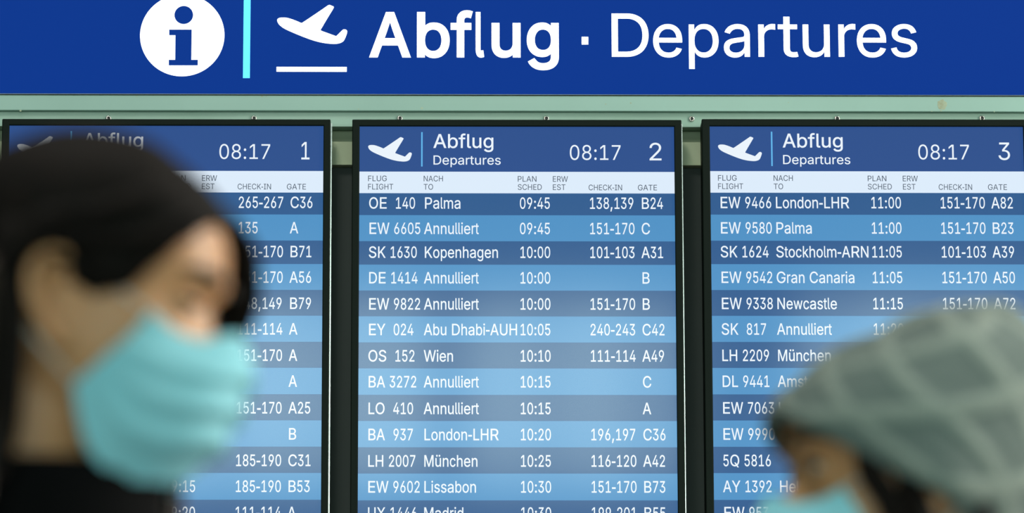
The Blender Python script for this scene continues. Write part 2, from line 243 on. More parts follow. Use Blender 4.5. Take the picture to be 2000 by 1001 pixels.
[378,0,353,0,312,76,271,153,230,229,254,229,279,229,303,229,344,153,386,76,428,0,403,0]]),'S':(447,[[263,-9,224,-9,187,-9,155,-3,128,9,100,21,79,38,64,60,49,82,40,107,38,137,60,137,82,137,104,137,106,117,112,101,123,88,134,75,149,65,166,59,184,52,203,49,224,49,247,49,268,53,286,60,304,68,319,78,329,92,340,105,346,121,346,139,346,155,341,169,332,179,323,189,311,198,296,205,281,211,264,217,245,222,224,228,204,234,184,239,142,251,109,268,86,289,63,311,52,339,52,372,52,401,60,426,75,448,90,469,111,486,138,498,164,510,194,516,227,516,261,516,290,510,316,498,342,486,362,469,377,449,392,428,400,404,401,378,380,378,358,378,337,378,335,403,323,423,302,437,281,451,256,459,225,459,203,459,184,455,167,448,151,441,138,431,129,418,120,406,115,391,115,376,115,358,120,344,131,334,142,323,154,314,169,308,184,302,199,297,212,293,230,289,247,284,264,279,279,275,295,270,312,264,328,257,344,248,359,238,373,227,385,214,395,198,404,181,408,162,408,139,408,111,401,86,386,64,372,41,351,24,323,11,296,-2]]),'T':(449,[[85,452,32,452,32,471,32,490,32,509,160,509,288,509,417,509,417,490,417,471,417,452,363,452,310,452,257,452,257,301,257,151,257,0,235,0,214,0,193,0,193,151,193,301,193,452,139,452]]),'U':(517,[[299,-8,259,-8,219,-8,184,0,154,15,124,31,101,53,85,80,68,107,60,138,60,173,60,285,60,397,60,509,81,509,103,509,124,509,124,399,124,288,124,178,124,154,130,132,141,113,152,94,167,79,187,68,207,57,231,52,259,52,287,52,311,57,331,68,351,79,366,94,377,113,387,132,393,154,393,178,393,288,393,399,393,509,414,509,436,509,457,509,457,397,457,285,457,173,457,138,449,107,433,80,416,53,393,31,363,15,334,0]]),'W':(686,[[180,0,155,0,109,170,63,339,16,509,38,509,60,509,82,509,109,404,136,300,163,196,168,179,172,163,175,145,179,128,183,111,187,94,190,76,194,58,197,40,194,40,192,40,189,40,193,58,196,76,200,94,203,111,207,128,211,145,215,163,220,179,224,196,251,300,279,404,306,509,331,509,355,509,380,509,407,404,434,300,462,196,466,179,470,163,474,145,478,128,482,111,486,94,490,76,494,58,497,40,494,40,491,40,488,40,492,58,495,76,499,94,502,111,506,128,510,145,515,163,519,179,523,196,550,300,576,404,603,509,625,509,647,509,670,509,623,339,577,170,530,0,505,0,480,0,455,0,426,108,397,215,368,323,362,344,357,367,351,391,346,416,341,444,336,475,341,475,345,475,350,475,345,445,340,419,335,395,330,371,324,347,318,323,289,215,260,108,230,0,205,0]]),'X':(474,[[43,0,18,0,84,95,151,190,217,284,217,268,217,252,217,236,155,327,92,418,29,509,54,509,79,509,104,509,129,473,153,437,178,400,188,385,197,372,204,361,211,350,217,340,223,329,229,318,236,306,243,292,240,292,236,292,232,292,239,306,246,318,252,329,258,339,264,350,272,361,279,372,288,385,298,400,323,437,348,473,374,509,398,509,422,509,446,509,384,419,321,329,259,239,259,255,259,271,259,287,324,191,390,96,456,0,431,0,406,0,382,0,352,43,322,86,292,129,283,143,275,155,268,165,262,175,256,185,250,195,244,206,238,217,230,231,235,231,240,231,244,231,238,218,231,207,225,196,219,186,213,176,206,166,199,155,191,143,182,129,152,86,122,43,91,0,67,0]]),'Y':(472,[[225,0,203,0,203,69,203,139,203,208,141,308,79,409,16,509,41,509,66,509,91,509,125,454,159,399,192,344,203,326,213,309,222,292,231,275,240,255,250,230,241,230,232,230,224,230,233,255,242,276,251,293,260,310,270,327,280,344,314,399,347,454,381,509,406,509,430,509,455,509,393,409,330,308,268,208,268,139,268,69,268,0,247,0]]),'a':(389,[[182,-9,160,-9,136,-9,114,-4,94,5,75,14,59,27,48,45,36,62,30,83,30,108,30,130,35,147,43,161,52,175,63,185,78,193,92,201,108,207,125,211,143,215,160,218,178,220,201,223,219,225,234,227,248,228,258,231,265,235,272,239,276,245,276,255,276,255,276,256,276,257,276,272,273,286,267,297,261,308,252,316,240,322,228,328,213,331,196,331,178,331,162,328,149,322,136,317,126,309,118,301,110,292,104,283,100,274,80,280,61,285,41,291,50,314,62,332,79,346,95,360,113,369,133,375,153,381,173,384,194,384,208,384,223,383,239,379,255,376,271,370,286,360,301,351,313,338,322,320,332,303,337,280,337,251,337,168,337,84,337,0,317,0,297,0,277,0,277,17,277,35,277,52,275,52,274,52,272,52,268,43,261,34,252,25,243,15,230,7,215,1,200,-5],
[155,45,170,45,193,45,212,50,228,59,243,68,255,79,263,93,271,107,276,122,276,138,276,155,276,173,276,190,273,187,268,184,259,182,251,180,242,178,231,176,221,174,210,172,200,171,190,170,182,169,175,168,161,166,147,163,134,159,121,154,111,148,103,139,96,131,92,119,92,105,92,92,95,81,102,72,109,63,118,57,130,52,142,48]]),'b':(424,[[261,-8,229,-8,206,-8,187,-4,172,4,158,12,146,21,138,31,129,42,123,51,118,59,116,59,114,59,112,59,112,39,112,20,112,0,92,0,72,0,53,0,53,170,53,339,53,509,73,509,93,509,114,509,114,446,114,382,114,319,115,319,117,319,118,319,123,327,129,336,137,346,145,356,157,365,171,373,186,381,205,384,229,384,261,384,289,376,313,361,337,345,356,322,370,293,383,263,390,229,390,189,390,149,383,114,370,84,356,55,337,32,313,16,289,0],
[197,47,220,47,244,47,263,53,279,66,295,78,308,95,316,117,324,138,328,162,328,189,328,216,324,240,316,261,308,282,296,299,280,311,264,324,244,330,220,330,197,330,177,324,161,312,145,300,133,284,125,263,117,242,113,217,113,189,113,161,117,136,125,115,133,94,146,77,162,65,178,53]]),'c':(396,[[226,-8,207,-8,173,-8,143,0,117,16,91,33,71,56,56,85,41,114,34,149,34,187,34,227,41,262,56,291,71,321,91,343,117,360,143,376,173,384,207,384,226,384,243,382,260,377,276,372,292,365,305,356,319,347,330,335,340,322,350,309,357,294,362,277,342,272,322,267,303,262,300,272,296,281,290,289,285,297,278,305,270,311,262,317,253,322,242,325,232,328,220,330,207,330,182,330,161,323,145,310,129,297,116,280,108,258,100,237,96,213,96,187,96,162,100,139,108,117,116,96,129,79,145,66,161,53,182,46,207,46,220,46,232,48,243,52,253,55,263,60,271,66,279,72,286,80,292,89,297,97,301,107,304,117,324,112,343,107,363,102,358,85,351,70,341,56,332,43,320,31,306,21,293,12,277,4,261,-1,244,-6]]),'d':(424,[[219,-8,195,-8,164,-8,136,0,111,16,87,32,68,55,55,84,41,114,34,149,34,189,34,229,41,263,55,293,69,322,88,345,112,361,136,376,164,384,196,384,219,384,238,381,253,373,268,365,279,356,287,346,296,336,302,327,306,319,308,319,309,319,311,319,311,382,311,446,311,509,331,509,351,509,372,509,372,339,372,170,372,0,352,0,332,0,313,0,313,20,313,39,313,59,311,59,309,59,307,59,302,51,295,42,287,31,278,21,267,12,252,4,238,-4],
[181,47,205,47,227,47,247,53,263,65,279,77,291,94,299,115,308,136,312,161,312,189,312,217,308,242,300,263,292,284,279,300,263,312,247,324,228,330,205,330,181,330,161,324,145,311,129,299,116,282,108,261,100,240,96,216,96,189,96,162,100,138,109,117,117,95,129,78,145,66,161,53]]),'e':(404,[[238,-8,212,-8,175,-8,143,0,117,16,90,33,70,56,56,85,41,114,34,148,34,187,34,226,41,260,55,290,69,319,89,343,115,359,141,376,171,384,205,384,226,384,246,381,266,374,285,367,303,356,319,341,335,326,348,306,357,282,366,258,371,228,371,194,371,186,371,178,371,169,272,169,174,169,75,169,75,187,75,204,75,221,163,221,250,221,338,221,329,215,319,208,310,202,310,227,306,249,298,269,290,288,278,303,263,314,247,325,228,330,205,330,182,330,163,325,146,313,130,302,118,288,109,270,100,251,96,232,96,211,96,200,96,189,96,178,96,150,101,126,110,106,120,87,134,72,151,61,168,51,189,46,212,46,228,46,241,48,254,53,266,57,277,64,285,73,294,82,301,93,306,105,325,101,345,96,365,91,359,71,349,54,335,39,321,24,303,13,283,4,262,-4]]),'f':(254,[[154,379,228,379,228,362,228,344,228,327,154,327,80,327,6,327,6,344,6,362,6,379,80,379],
[101,0,81,0,81,144,81,288,81,432,81,453,86,471,96,486,106,500,119,511,135,519,152,526,169,530,187,530,201,530,213,529,222,527,232,525,238,523,243,521,238,503,233,486,227,468,224,470,220,471,215,472,210,473,203,474,195,474,176,474,163,469,154,460,146,451,142,437,142,419,142,279,142,140,142,0,121,0]]),'g':(425,[[238,-151,207,-151,179,-151,155,-147,134,-140,113,-132,96,-123,82,-110,69,-98,58,-84,51,-69,67,-60,84,-50,101,-41,107,-49,113,-57,122,-66,130,-75,141,-82,154,-88,168,-94,186,-97,207,-97,238,-97,263,-90,282,-75,302,-60,311,-37,311,-6,311,19,311,44,311,68,310,68,308,68,306,68,301,60,295,51,287,41,278,32,267,23,252,16,238,8,219,5,195,5,164,5,137,12,113,27,88,41,69,62,55,90,41,118,34,152,34,191,34,230,41,264,55,293,69,322,88,345,112,361,137,376,165,384,196,384,220,384,239,381,253,373,268,365,280,356,288,346,297,336,303,327,308,319,309,319,311,319,313,319,313,339,313,359,313,379,333,379,353,379,372,379,372,250,372,121,372,-9,372,-42,365,-69,350,-90,335,-111,316,-126,291,-136,266,-146],
[181,59,205,59,228,59,248,64,264,75,280,86,292,101,300,121,308,141,312,165,312,193,312,220,308,243,300,264,292,284,280,301,264,312,248,324,228,330,205,330,181,330,161,324,145,312,129,299,117,283,109,262,100,242,96,219,96,193,96,166,100,143,109,123,117,103,129,87,145,76,162,65]]),'h':(410,[[114,249,114,227,114,151,114,76,114,0,93,0,73,0,53,0,53,170,53,339,53,509,73,509,93,509,114,509,114,435,114,361,114,287,110,287,106,287,102,287,114,322,131,347,152,362,174,377,199,384,227,384,253,384,276,379,295,369,315,358,330,342,341,321,352,299,357,273,357,240,357,160,357,80,357,0,337,0,316,0,296,0,296,78,296,157,296,235,296,265,288,288,273,304,258,321,237,329,210,329,192,329,175,325,161,317,146,309,135,298,126,283,118,267]]),'i':(167,[[73,0,53,0,53,126,53,253,53,379,73,379,93,379,114,379,114,253,114,126,114,0,93,0],
[95,443,84,443,72,443,62,447,54,455,45,462,41,472,41,483,41,494,45,504,54,512,62,520,72,524,84,524,95,524,106,520,114,512,122,504,126,494,126,483,126,472,122,462,114,455,106,447]]),'j':(167,[[53,243,53,379,73,379,93,379,114,379,114,243,114,106,114,-30,114,-53,110,-73,102,-90,93,-107,81,-120,65,-129,48,-138,28,-143,4,-143,-1,-143,-5,-143,-10,-143,-10,-124,-10,-105,-10,-87,-6,-87,-2,-87,2,-87,20,-87,32,-82,40,-72,49,-62,53,-48,53,-29,53,107],
[95,443,83,443,72,443,62,447,53,455,45,462,41,472,41,483,41,494,45,504,53,512,62,520,72,524,83,524,95,524,105,520,114,512,122,504,126,494,126,483,126,472,122,462,114,455,105,447]]),'k':(381,[[132,158,110,137,110,162,110,187,110,212,113,212,117,212,121,212,175,268,230,323,284,379,310,379,335,379,360,379,301,319,243,259,184,199,182,199,179,199,177,199,155,178],
[73,0,53,0,53,170,53,339,53,509,73,509,93,509,114,509,114,339,114,170,114,0,93,0],
[320,0,294,0,245,62,197,124,148,186,162,200,177,214,191,229,252,152,312,76,372,0,346,0]]),'l':(189,[[147,-2,139,-2,110,-2,88,5,74,20,60,35,53,57,53,84,53,226,53,367,53,509,73,509,93,509,114,509,114,372,114,235,114,99,114,81,116,69,120,62,125,55,133,52,146,52,152,52,157,52,160,53,164,53,167,54,170,54,173,37,177,20,181,3,175,1,169,0,162,-1,154,-2]]),'m':(610,[[73,0,53,0,53,126,53,253,53,379,72,379,92,379,112,379,112,351,112,323,112,295,111,295,109,295,108,295,113,316,121,332,132,346,144,359,157,369,172,376,187,383,203,386,219,386,247,386,270,378,287,361,305,344,316,322,321,295,318,295,315,295,312,295,317,313,325,329,337,343,349,357,364,367,381,375,398,382,416,386,437,386,459,386,479,381,497,372,515,362,530,348,541,328,551,309,557,285,557,255,557,170,557,85,557,0,536,0,516,0,496,0,496,85,496,169,496,254,496,281,488,301,473,313,457,325,439,330,419,330,402,330,387,327,374,320,362,313,352,303,345,290,339,278,335,263,335,247,335,165,335,82,335,0,315,0,295,0,274,0,274,87,274,173,274,260,274,281,267,298,253,311,239,324,221,330,199,330,185,330,171,327,158,320,144,313,134,303,126,289,118,276,114,258,114,238,114,159,114,79,114,0,93,0]]),'n':(410,[[114,249,114,227,114,151,114,76,114,0,93,0,73,0,53,0,53,126,53,253,53,379,72,379,92,379,112,379,112,349,112,318,112,287,109,287,106,287,102,287,114,322,131,347,152,362,174,377,199,384,227,384,253,384,276,379,295,369,314,358,330,342,341,321,352,299,357,273,357,240,357,160,357,80,357,0,337,0,316,0,296,0,296,78,296,157,296,235,296,265,288,288,273,304,258,321,237,329,210,329,192,329,175,325,161,317,146,309,135,298,126,283,118,267]]),'o':(415,[[242,-8,207,-8,173,-8,143,0,117,16,91,33,71,56,56,85,41,114,34,149,34,187,34,227,41,262,56,291,71,321,91,343,117,360,143,376,173,384,207,384,242,384,273,376,299,360,325,343,345,321,359,291,374,262,381,227,381,187,381,149,374,114,359,85,345,56,325,33,299,16,273,0],
[182,46,207,46,233,46,254,53,270,66,287,79,299,96,307,117,315,139,319,162,319,187,319,213,315,236,307,258,299,280,287,297,270,310,254,323,233,330,207,330,182,330,161,323,145,310,129,297,116,280,108,258,100,237,96,213,96,187,96,162,100,139,108,117,116,96,129,79,145,66,161,53]]),'p':(424,[[73,-143,53,-143,53,31,53,205,53,379,72,379,92,379,112,379,112,359,112,339,112,319,114,319,116,319,118,319,123,327,129,336,137,346,145,356,157,365,171,373,186,381,205,384,229,384,261,384,289,376,313,361,337,345,356,322,370,293,383,263,390,229,390,189,390,149,383,114,370,84,356,55,337,32,313,16,289,0,261,-8,229,-8,206,-8,187,-4,173,4,158,12,146,21,138,31,130,42,123,51,118,59,117,59,115,59,114,59,114,-8,114,-76,114,-143,93,-143],
[197,47,220,47,244,47,263,53,279,66,295,78,308,95,316,117,324,138,328,162,328,189,328,216,324,240,316,261,308,282,296,299,280,311,264,324,244,330,220,330,197,330,177,324,161,312,145,300,133,284,125,263,117,242,113,217,113,189,113,161,117,136,125,115,133,94,146,77,162,65,178,53]]),'r':(259,[[73,0,53,0,53,126,53,253,53,379,72,379,92,379,112,379,112,360,112,340,112,321,113,321,114,321,115,321,122,340,135,355,152,367,170,379,190,385,213,385,218,385,223,385,229,384,235,384,240,384,243,384,243,363,243,343,243,322,242,323,237,323,230,324,223,325,215,326,207,326,189,326,173,322,159,315,145,307,134,297,126,284,118,270,114,255,114,237,114,158,114,79,114,0,93,0]]),'s':(365,[[211,-8,182,-8,156,-8,133,-4,112,3,92,11,75,23,62,38,49,53,40,72,36,94,55,98,74,102,94,107,99,86,109,70,124,60,139,50,158,45,181,45,208,45,229,51,244,62,260,74,268,87,268,103,268,116,263,127,254,136,245,144,231,151,212,155,191,160,170,165,149,170,115,178,89,191,72,208,55,225,47,247,47,274,47,296,53,315,65,332,77,348,94,361,115,370,136,380,160,384,187,384,213,384,235,380,254,372,272,365,287,353,299,339,310,325,319,309,324,290,305,286,287,281,268,277,263,292,255,304,243,316,230,327,212,333,187,333,165,333,146,327,131,317,116,306,109,293,109,277,109,263,114,252,124,243,134,235,150,228,172,223,191,218,210,214,229,209,264,201,290,188,306,171,323,154,331,133,331,107,331,84,325,64,312,47,300,30,282,16,260,6,237,-3]]),'t':(227,[[138,379,204,379,204,362,204,344,204,327,138,327,72,327,6,327,6,344,6,362,6,379,72,379],
[65,345,65,471,85,471,106,471,126,471,126,347,126,222,126,98,126,81,129,69,136,61,143,54,154,50,170,50,174,50,179,50,185,51,191,52,197,53,202,54,206,36,209,19,213,2,207,0,200,-2,192,-3,184,-4,176,-4,168,-4,136,-4,110,4,92,21,74,38,65,62,65,93,65,219]]),'u':(410,[[211,-5,182,-5,157,-5,134,0,115,11,95,21,80,37,69,59,58,80,53,107,53,139,53,219,53,299,53,379,73,379,93,379,114,379,114,301,114,222,114,144,114,114,121,91,137,75,152,58,173,50,200,50,218,50,235,54,249,62,264,70,275,81,283,97,292,112,296,131,296,153,296,228,296,304,296,379,316,379,337,379,357,379,357,253,357,126,357,0,337,0,318,0,298,0,298,31,298,61,298,92,301,92,304,92,307,92,295,57,279,32,257,17,235,2]]),'w':(567,[[158,0,138,0,99,126,61,253,23,379,44,379,66,379,87,379,103,324,118,269,133,214,140,191,147,165,154,137,161,108,168,76,175,41,172,41,168,41,165,41,172,75,179,106,186,135,193,163,199,190,206,214,221,269,237,324,252,379,273,379,295,379,316,379,332,324,347,269,362,214,368,190,375,164,382,136,388,107,395,76,402,41,399,41,395,41,391,41,399,75,406,107,413,135,420,164,427,190,434,214,449,269,465,324,480,379,502,379,523,379,545,379,506,253,468,126,429,0,409,0,389,0,368,0,352,57,335,114,319,172,314,189,309,207,305,225,300,243,295,261,291,280,286,299,281,318,277,338,281,338,286,338,291,338,286,319,281,299,277,280,272,261,267,243,263,225,258,206,253,189,248,172,231,114,215,57,199,0,178,0]]),'ü':(410,[[211,-5,182,-5,157,-5,134,0,115,11,95,21,80,37,69,59,58,80,53,107,53,139,53,219,53,299,53,379,73,379,93,379,114,379,114,301,114,222,114,144,114,114,121,91,137,75,152,58,173,50,200,50,218,50,235,54,249,62,264,70,275,81,283,97,292,112,296,131,296,153,296,228,296,304,296,379,316,379,337,379,357,379,357,253,357,126,357,0,337,0,318,0,298,0,298,31,298,61,298,92,301,92,304,92,307,92,295,57,279,32,257,17,235,2],
[288,443,277,443,266,443,256,447,248,455,240,462,236,472,236,483,236,494,240,504,248,512,256,519,266,523,277,523,288,523,298,519,305,512,313,504,317,494,317,483,317,472,313,462,305,455,298,447],
[144,443,133,443,122,443,112,447,104,455,97,462,93,472,93,483,93,494,97,504,104,512,112,519,122,523,133,523,144,523,154,519,162,512,170,504,173,494,173,483,173,472,170,462,162,455,154,447]])}
HELV = {'A': 667, 'B': 667, 'C': 722, 'D': 722, 'E': 667, 'F': 611, 'G': 778, 'H': 722, 'I': 278, 'K': 667, 'L': 556, 'M': 833, 'N': 722,
        'O': 778, 'P': 667, 'Q': 778, 'R': 722, 'S': 667, 'T': 611, 'U': 722, 'W': 944, 'X': 667, 'Y': 667, 'a': 556, 'b': 556, 'c': 500,
        'd': 556, 'e': 556, 'f': 278, 'g': 556, 'h': 556, 'i': 222, 'k': 500, 'l': 222, 'm': 833, 'n': 556, 'o': 556, 'p': 556, 'r': 333,
        's': 500, 't': 278, 'u': 556, 'ü': 556, 'w': 722, ':': 278, ',': 278, '-': 333, ' ': 278, }
for d_ in '0123456789':
    HELV[d_] = 527


_GC = {}


def glyph(ch, res, off):
    """filled triangles of one letter: nonzero winding over its (possibly overlapping) loops"""
    key = (ch, res, off)
    if key in _GC:
        return _GC[key]
    if ch == '-':
        loops = [[(20, 232), (20, 167), (205, 167), (205, 232)]]
    else:
        loops = []
        for q in G[ch][1]:
            n = len(q) // 6
            lp = []
            for i in range(n):
                p0, h0 = q[i * 6 + 2:i * 6 + 4], q[i * 6 + 4:i * 6 + 6]
                j = (i + 1) % n * 6
                h1, p1 = q[j:j + 2], q[j + 2:j + 4]
                ax, ay = p1[0] - p0[0], p1[1] - p0[1]
                L = math.hypot(ax, ay) or 1
                dev = max(abs((h[0] - p0[0]) * ay - (h[1] - p0[1]) * ax) / L for h in (h0, h1))
                k = 1 if dev < 1.5 else res
                for t in range(k):
                    t /= k
                    u = 1 - t
                    lp.append(tuple(u ** 3 * p0[c] + 3 * u * u * t * h0[c] + 3 * u * t * t * h1[c] + t ** 3 * p1[c] for c in (0, 1)))
            cl = [p for i, p in enumerate(lp) if math.hypot(p[0] - lp[i - 1][0], p[1] - lp[i - 1][1]) > .6]
            loops.append(cl)

    def sarea(lp):
        return sum(lp[i - 1][0] * p[1] - p[0] * lp[i - 1][1] for i, p in enumerate(lp)) / 2
    big = max(loops, key=lambda l: abs(sarea(l)))
    sg = 1 if sarea(big) > 0 else -1                          # +1: outer loops run counter-clockwise
    if off:
        d = off * 509
        new = []
        for lp in loops:
            n, nl = len(lp), []
            for i, p in enumerate(lp):
                a, b = lp[i - 1], lp[(i + 1) % n]
                v1, v2 = Vector((p[0] - a[0], p[1] - a[1])).normalized(), Vector((b[0] - p[0], b[1] - p[1])).normalized()
                n1, n2 = Vector((v1.y, -v1.x)) * sg, Vector((v2.y, -v2.x)) * sg
                m = n1 + n2
                if m.length < .3:
                    m = n1
                m.normalize()
                k = d / max(m.dot(n1), .5)
                nl.append((p[0] + m.x * k, p[1] + m.y * k))
            new.append(nl)
        loops = new
    vs, es = [], []
    for lp in loops:
        o = len(vs)
        vs += [Vector(p) for p in lp]
        es += [(o + i, o + (i + 1) % len(lp)) for i in range(len(lp))]
    r = geometry.delaunay_2d_cdt(vs, es, [], 0, .05)
    V, F = r[0], r[2]
    keep = []
    for f in F:
        cx, cy = sum(V[i].x for i in f) / len(f), sum(V[i].y for i in f) / len(f)
        w = 0
        for lp in loops:
            for i, p in enumerate(lp):
                a = lp[i - 1]
                if (a[1] <= cy) != (p[1] <= cy):
                    if (a[0] + (cy - a[1]) / (p[1] - a[1]) * (p[0] - a[0])) > cx:
                        w += 1 if p[1] > a[1] else -1
        if w:
            keep.append(tuple(f))
    used = sorted({i for f in keep for i in f})
    mp = {v: k for k, v in enumerate(used)}
    _GC[key] = ([tuple(V[i]) for i in used], [tuple(mp[i] for i in f) for f in keep])
    return _GC[key]


def lettering(s, x, z, y, cap, em=None, width=None, name='lettering', m=None, parent=None, off=0.0, res=2):
    """s set as flat print in the xz-plane at y: baseline z, left edge x, cap height cap (m).
    em: narrow grotesque spacing; width: natural spacing scaled to this ink width"""
    k = cap / 509
    vs, fs, pen = [], [], 0.0
    for ch in s:
        adv = HELV[ch] / 1000 * em if em else (190 if ch == ' ' else 232 if ch == '-' else G[ch][0])
        if ch != ' ':
            gv, gf = glyph(ch, res, off)
            g = adv / (232 if ch == '-' else G[ch][0]) if em else 1
            o = len(vs)
            vs += [(pen + v[0] * g, v[1] * k) for v in gv]
            fs += [tuple(o + i for i in f) for f in gf]
        pen += adv
    if em:
        pts = [(x + u, y, z + v) for u, v in vs]
    else:
        lo, hi = min(v[0] for v in vs), max(v[0] for v in vs)
        pts = [(x + (u - lo) / (hi - lo) * width, y, z + v) for u, v in vs]
    b = base(parent)
    me = bpy.data.meshes.new(name)
    me.from_pydata([tuple(Vector(p) - b) for p in pts], [], fs)
    me.update()
    return link(name, me, m, parent)


def plate(name, pts, y, m, parent, thick=.0008, holes=()):
    """thin plate with outline pts [(x,z)], front at y-thick"""
    n = len(pts)
    bm = bmesh.new()
    a = [bm.verts.new((p[0], y - thick, p[1])) for p in pts]
    b = [bm.verts.new((p[0], y, p[1])) for p in pts]
    for i in range(n):
        j = (i + 1) % n
        bm.faces.new((a[i], a[j], b[j], b[i]))
    f = bm.faces.new(a)
    f.normal_update()
    bmesh.ops.triangulate(bm, faces=[f])
    return bm_obj(name, bm, m, parent)


def chaikin(pts, it=3):
    for _ in range(it):
        q = []
        for i in range(len(pts)):
            a, b = pts[i], pts[(i + 1) % len(pts)]
            q += [(a[0] * .75 + b[0] * .25, a[1] * .75 + b[1] * .25), (a[0] * .25 + b[0] * .75, a[1] * .25 + b[1] * .75)]
        pts = q
    return pts


# ------------------------------------------------------------------ materials
mat('bezel', (.003, .0075, .005, 1), .55, spec=.1)
mat('chrome_edge', (.75, .74, .7, 1), .22, 1)
mat('beam', lin('#8fb3a8'), .5, var=(3.0, lin('#86a99e'), .35, .75), bump=(60, .05))
mat('beam_stain', lin('#8a8f74'), .7, var=(60, lin('#a2b59c'), .35, .6))
mat('rail', lin('#8fae9f'), .42, var=(4.0, lin('#80a08f'), .4, .8))
mat('gap_dark', lin('#2a3a30'), .6)
mat('cladding_lit', lin('#c3cdaa'), .55, var=(5, lin('#b3bf9c'), .35, .7))  # paler copy of the cladding: light on the lower strip put into its colour
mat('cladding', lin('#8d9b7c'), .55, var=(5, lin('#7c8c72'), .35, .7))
mat('backing', lin('#1c2b25'), .6, var=(2, lin('#17251f'), .3, .7))
mat('bolt', (.62, .6, .55, 1), .25, 1)
mat('bolt_socket', (.01, .012, .01, 1), .5)
mat('sign_blue', lin('#030f3a'), .6, emit=lin('#0a378b'), estr=.93, spec=.03)
mat('sign_white', (.8, .8, .8, 1), .5, emit=(1, 1, 1, 1), estr=1.15, spec=.3)
mat('sign_cyan', lin('#40c0f0'), .5, emit=lin('#58c8f6'), estr=.9)
mat('sign_frame', (.2, .23, .24, 1), .4, .8)
GL = dict(rough=.085, spec=.5)
mat('lcd_header', (.01, .01, .012, 1), emit=lin('#284d8b'), **GL)
mat('lcd_white', (.01, .01, .012, 1), emit=lin('#dcebfa'), **GL)
mat('lcd_dark', (.01, .01, .012, 1), emit=lin('#2b598d'), **GL)
mat('lcd_light', (.01, .01, .012, 1), emit=lin('#4c8fc3'), **GL)
mat('lcd_text', (.01, .01, .012, 1), emit=lin('#eaf3fb'), **GL)
mat('lcd_grey', (.01, .01, .012, 1), emit=lin('#4c5868'), **GL)
mat('lcd_cyan', (.01, .01, .012, 1), emit=lin('#62b8ee'), **GL)
mat('hall_wall', lin('#3c443f'), .8, var=(1, lin('#333a36'), .3, .7))
mat('hall_ceiling', lin('#3e4542'), .8, var=(1, lin('#353b38'), .3, .7))
mat('hall_floor', lin('#6f716a'), .3, var=(2, lin('#62645e'), .3, .7))
mat('mullion', lin('#2a302d'), .5, .3)
mat('lamp_panel', (.8, .8, .8, 1), .5, emit=(1, .97, .9, 1), estr=3)

# ------------------------------------------------------------------ hall
def structure(o):
    o['kind'] = 'structure'
    return o


structure(box('floor', -9, 9, -20.3, 2.2, -.2, 0, MATS['hall_floor']))
structure(box('ceiling', -9, 9, -20.3, 2.2, 8.0, 8.2, MATS['hall_ceiling']))
structure(box('wall_left', -9.2, -9, -20.3, 2.2, 0, 8, MATS['hall_wall']))
structure(box('wall_front', -9, 9, 2.0, 2.2, 0, 8, MATS['hall_wall']))
# right wall, without openings
bm = bmesh.new()
bm_box(bm, 9, 9.2, -20.3, 2.2, 0, 8)
structure(bm_obj('wall_right', bm, MATS['hall_wall']))
# back wall: two bands of glazing between solid bands
bm = bmesh.new()
for z0, z1 in ((0, .6), (3.9, 5.2), (6.65, 8)):
    bm_box(bm, -9, 9, -20.3, -20, z0, z1)
for x0, x1 in ((-9, -7.5), (7.5, 9)):
    for z0, z1 in ((.6, 3.9), (5.2, 6.65)):
        bm_box(bm, x0, x1, -20.3, -20, z0, z1)
bm_box(bm, 1.5, 2.3, -20.4, -19.7, 0, 8)              # unseen pillar added to weaken the window reflection on the right screen
structure(bm_obj('wall_back', bm, MATS['hall_wall']))
wi = 1
for z0, z1 in ((.6, 3.9), (5.2, 6.65)):
    w = bpy.data.objects.new('window_%d' % wi, None)
    COL.objects.link(w)
    w.location = (0, -20.15, z0)
    w['kind'] = 'structure'
    wi += 1
    x = -7.5
    k = 0
    while x < 7.5:
        wd = .1 if k % 3 else .26
        box('mullion', x, x + wd, -20.2, -20.08, z0, z1, MATS['mullion'], w)
        x += random.choice((.62, .8, 1.05))
        k += 1
    for zz in (z0, z1 - .06):
        box('window_rail', -7.5, 7.5, -20.2, -20.08, zz, zz + .06, MATS['mullion'], w)

# ------------------------------------------------------------------ sign carrier: beam, rail, cladding and backing
XL, XR = P(-520, 200, 0).x, P(2420, 200, 0).x
z_sign0 = P(1000, 186, -.014).z
z_sign1 = P(1000, -44, -.014).z
zb = P(1000, 216.5, -.014).z
z_rail1, z_rail0 = P(1000, 218, 0).z, P(700, 248, 0).z
board = empty('board_stand', (0, .1, 0), 'wide grey green metal stand carrying the blue sign and the three screens', 'stand')
box('beam', XL, XR, -.014, .12, zb, z_sign0 - .0008, MATS['beam'], board, .0015)
box('rail', XL, XR, 0, .12, z_rail0, zb + .0, MATS['rail'], board, .001)
# shallow lip along the lower edge of the rail
zl = P(700, 241, -.004).z
box('rail_lip', XL, XR, -.004, .0, z_rail0, zl, MATS['rail'], board, .001)
zc1, zc0 = P(700, 276.5, .014).z, P(700, 321.5, .010).z
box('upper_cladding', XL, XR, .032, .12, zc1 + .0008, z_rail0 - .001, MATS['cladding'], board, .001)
box('lower_cladding', XL, XR, .014, .12, zc0 - .0, zc1, MATS['cladding_lit'], board, .001)
box('cladding_edge', XL, XR, .010, .014, zc0, zc0 + .003, MATS['cladding_lit'], board)
box('backing_panel', XL, XR, .035, .12, .55, zc0 - .001, MATS['backing'], board)
for x in (XL + .1, XR - .25):
    box('post', x, x + .15, .16, .28, 0, z_sign0 + .3, MATS['backing'], board, .004)
box('foot_plate', XL, XR, -.1, .3, 0, .05, MATS['backing'], board, .004)
box('plinth', XL + .05, XR - .05, .05, .12, .05, .549, MATS['backing'], board, .004)
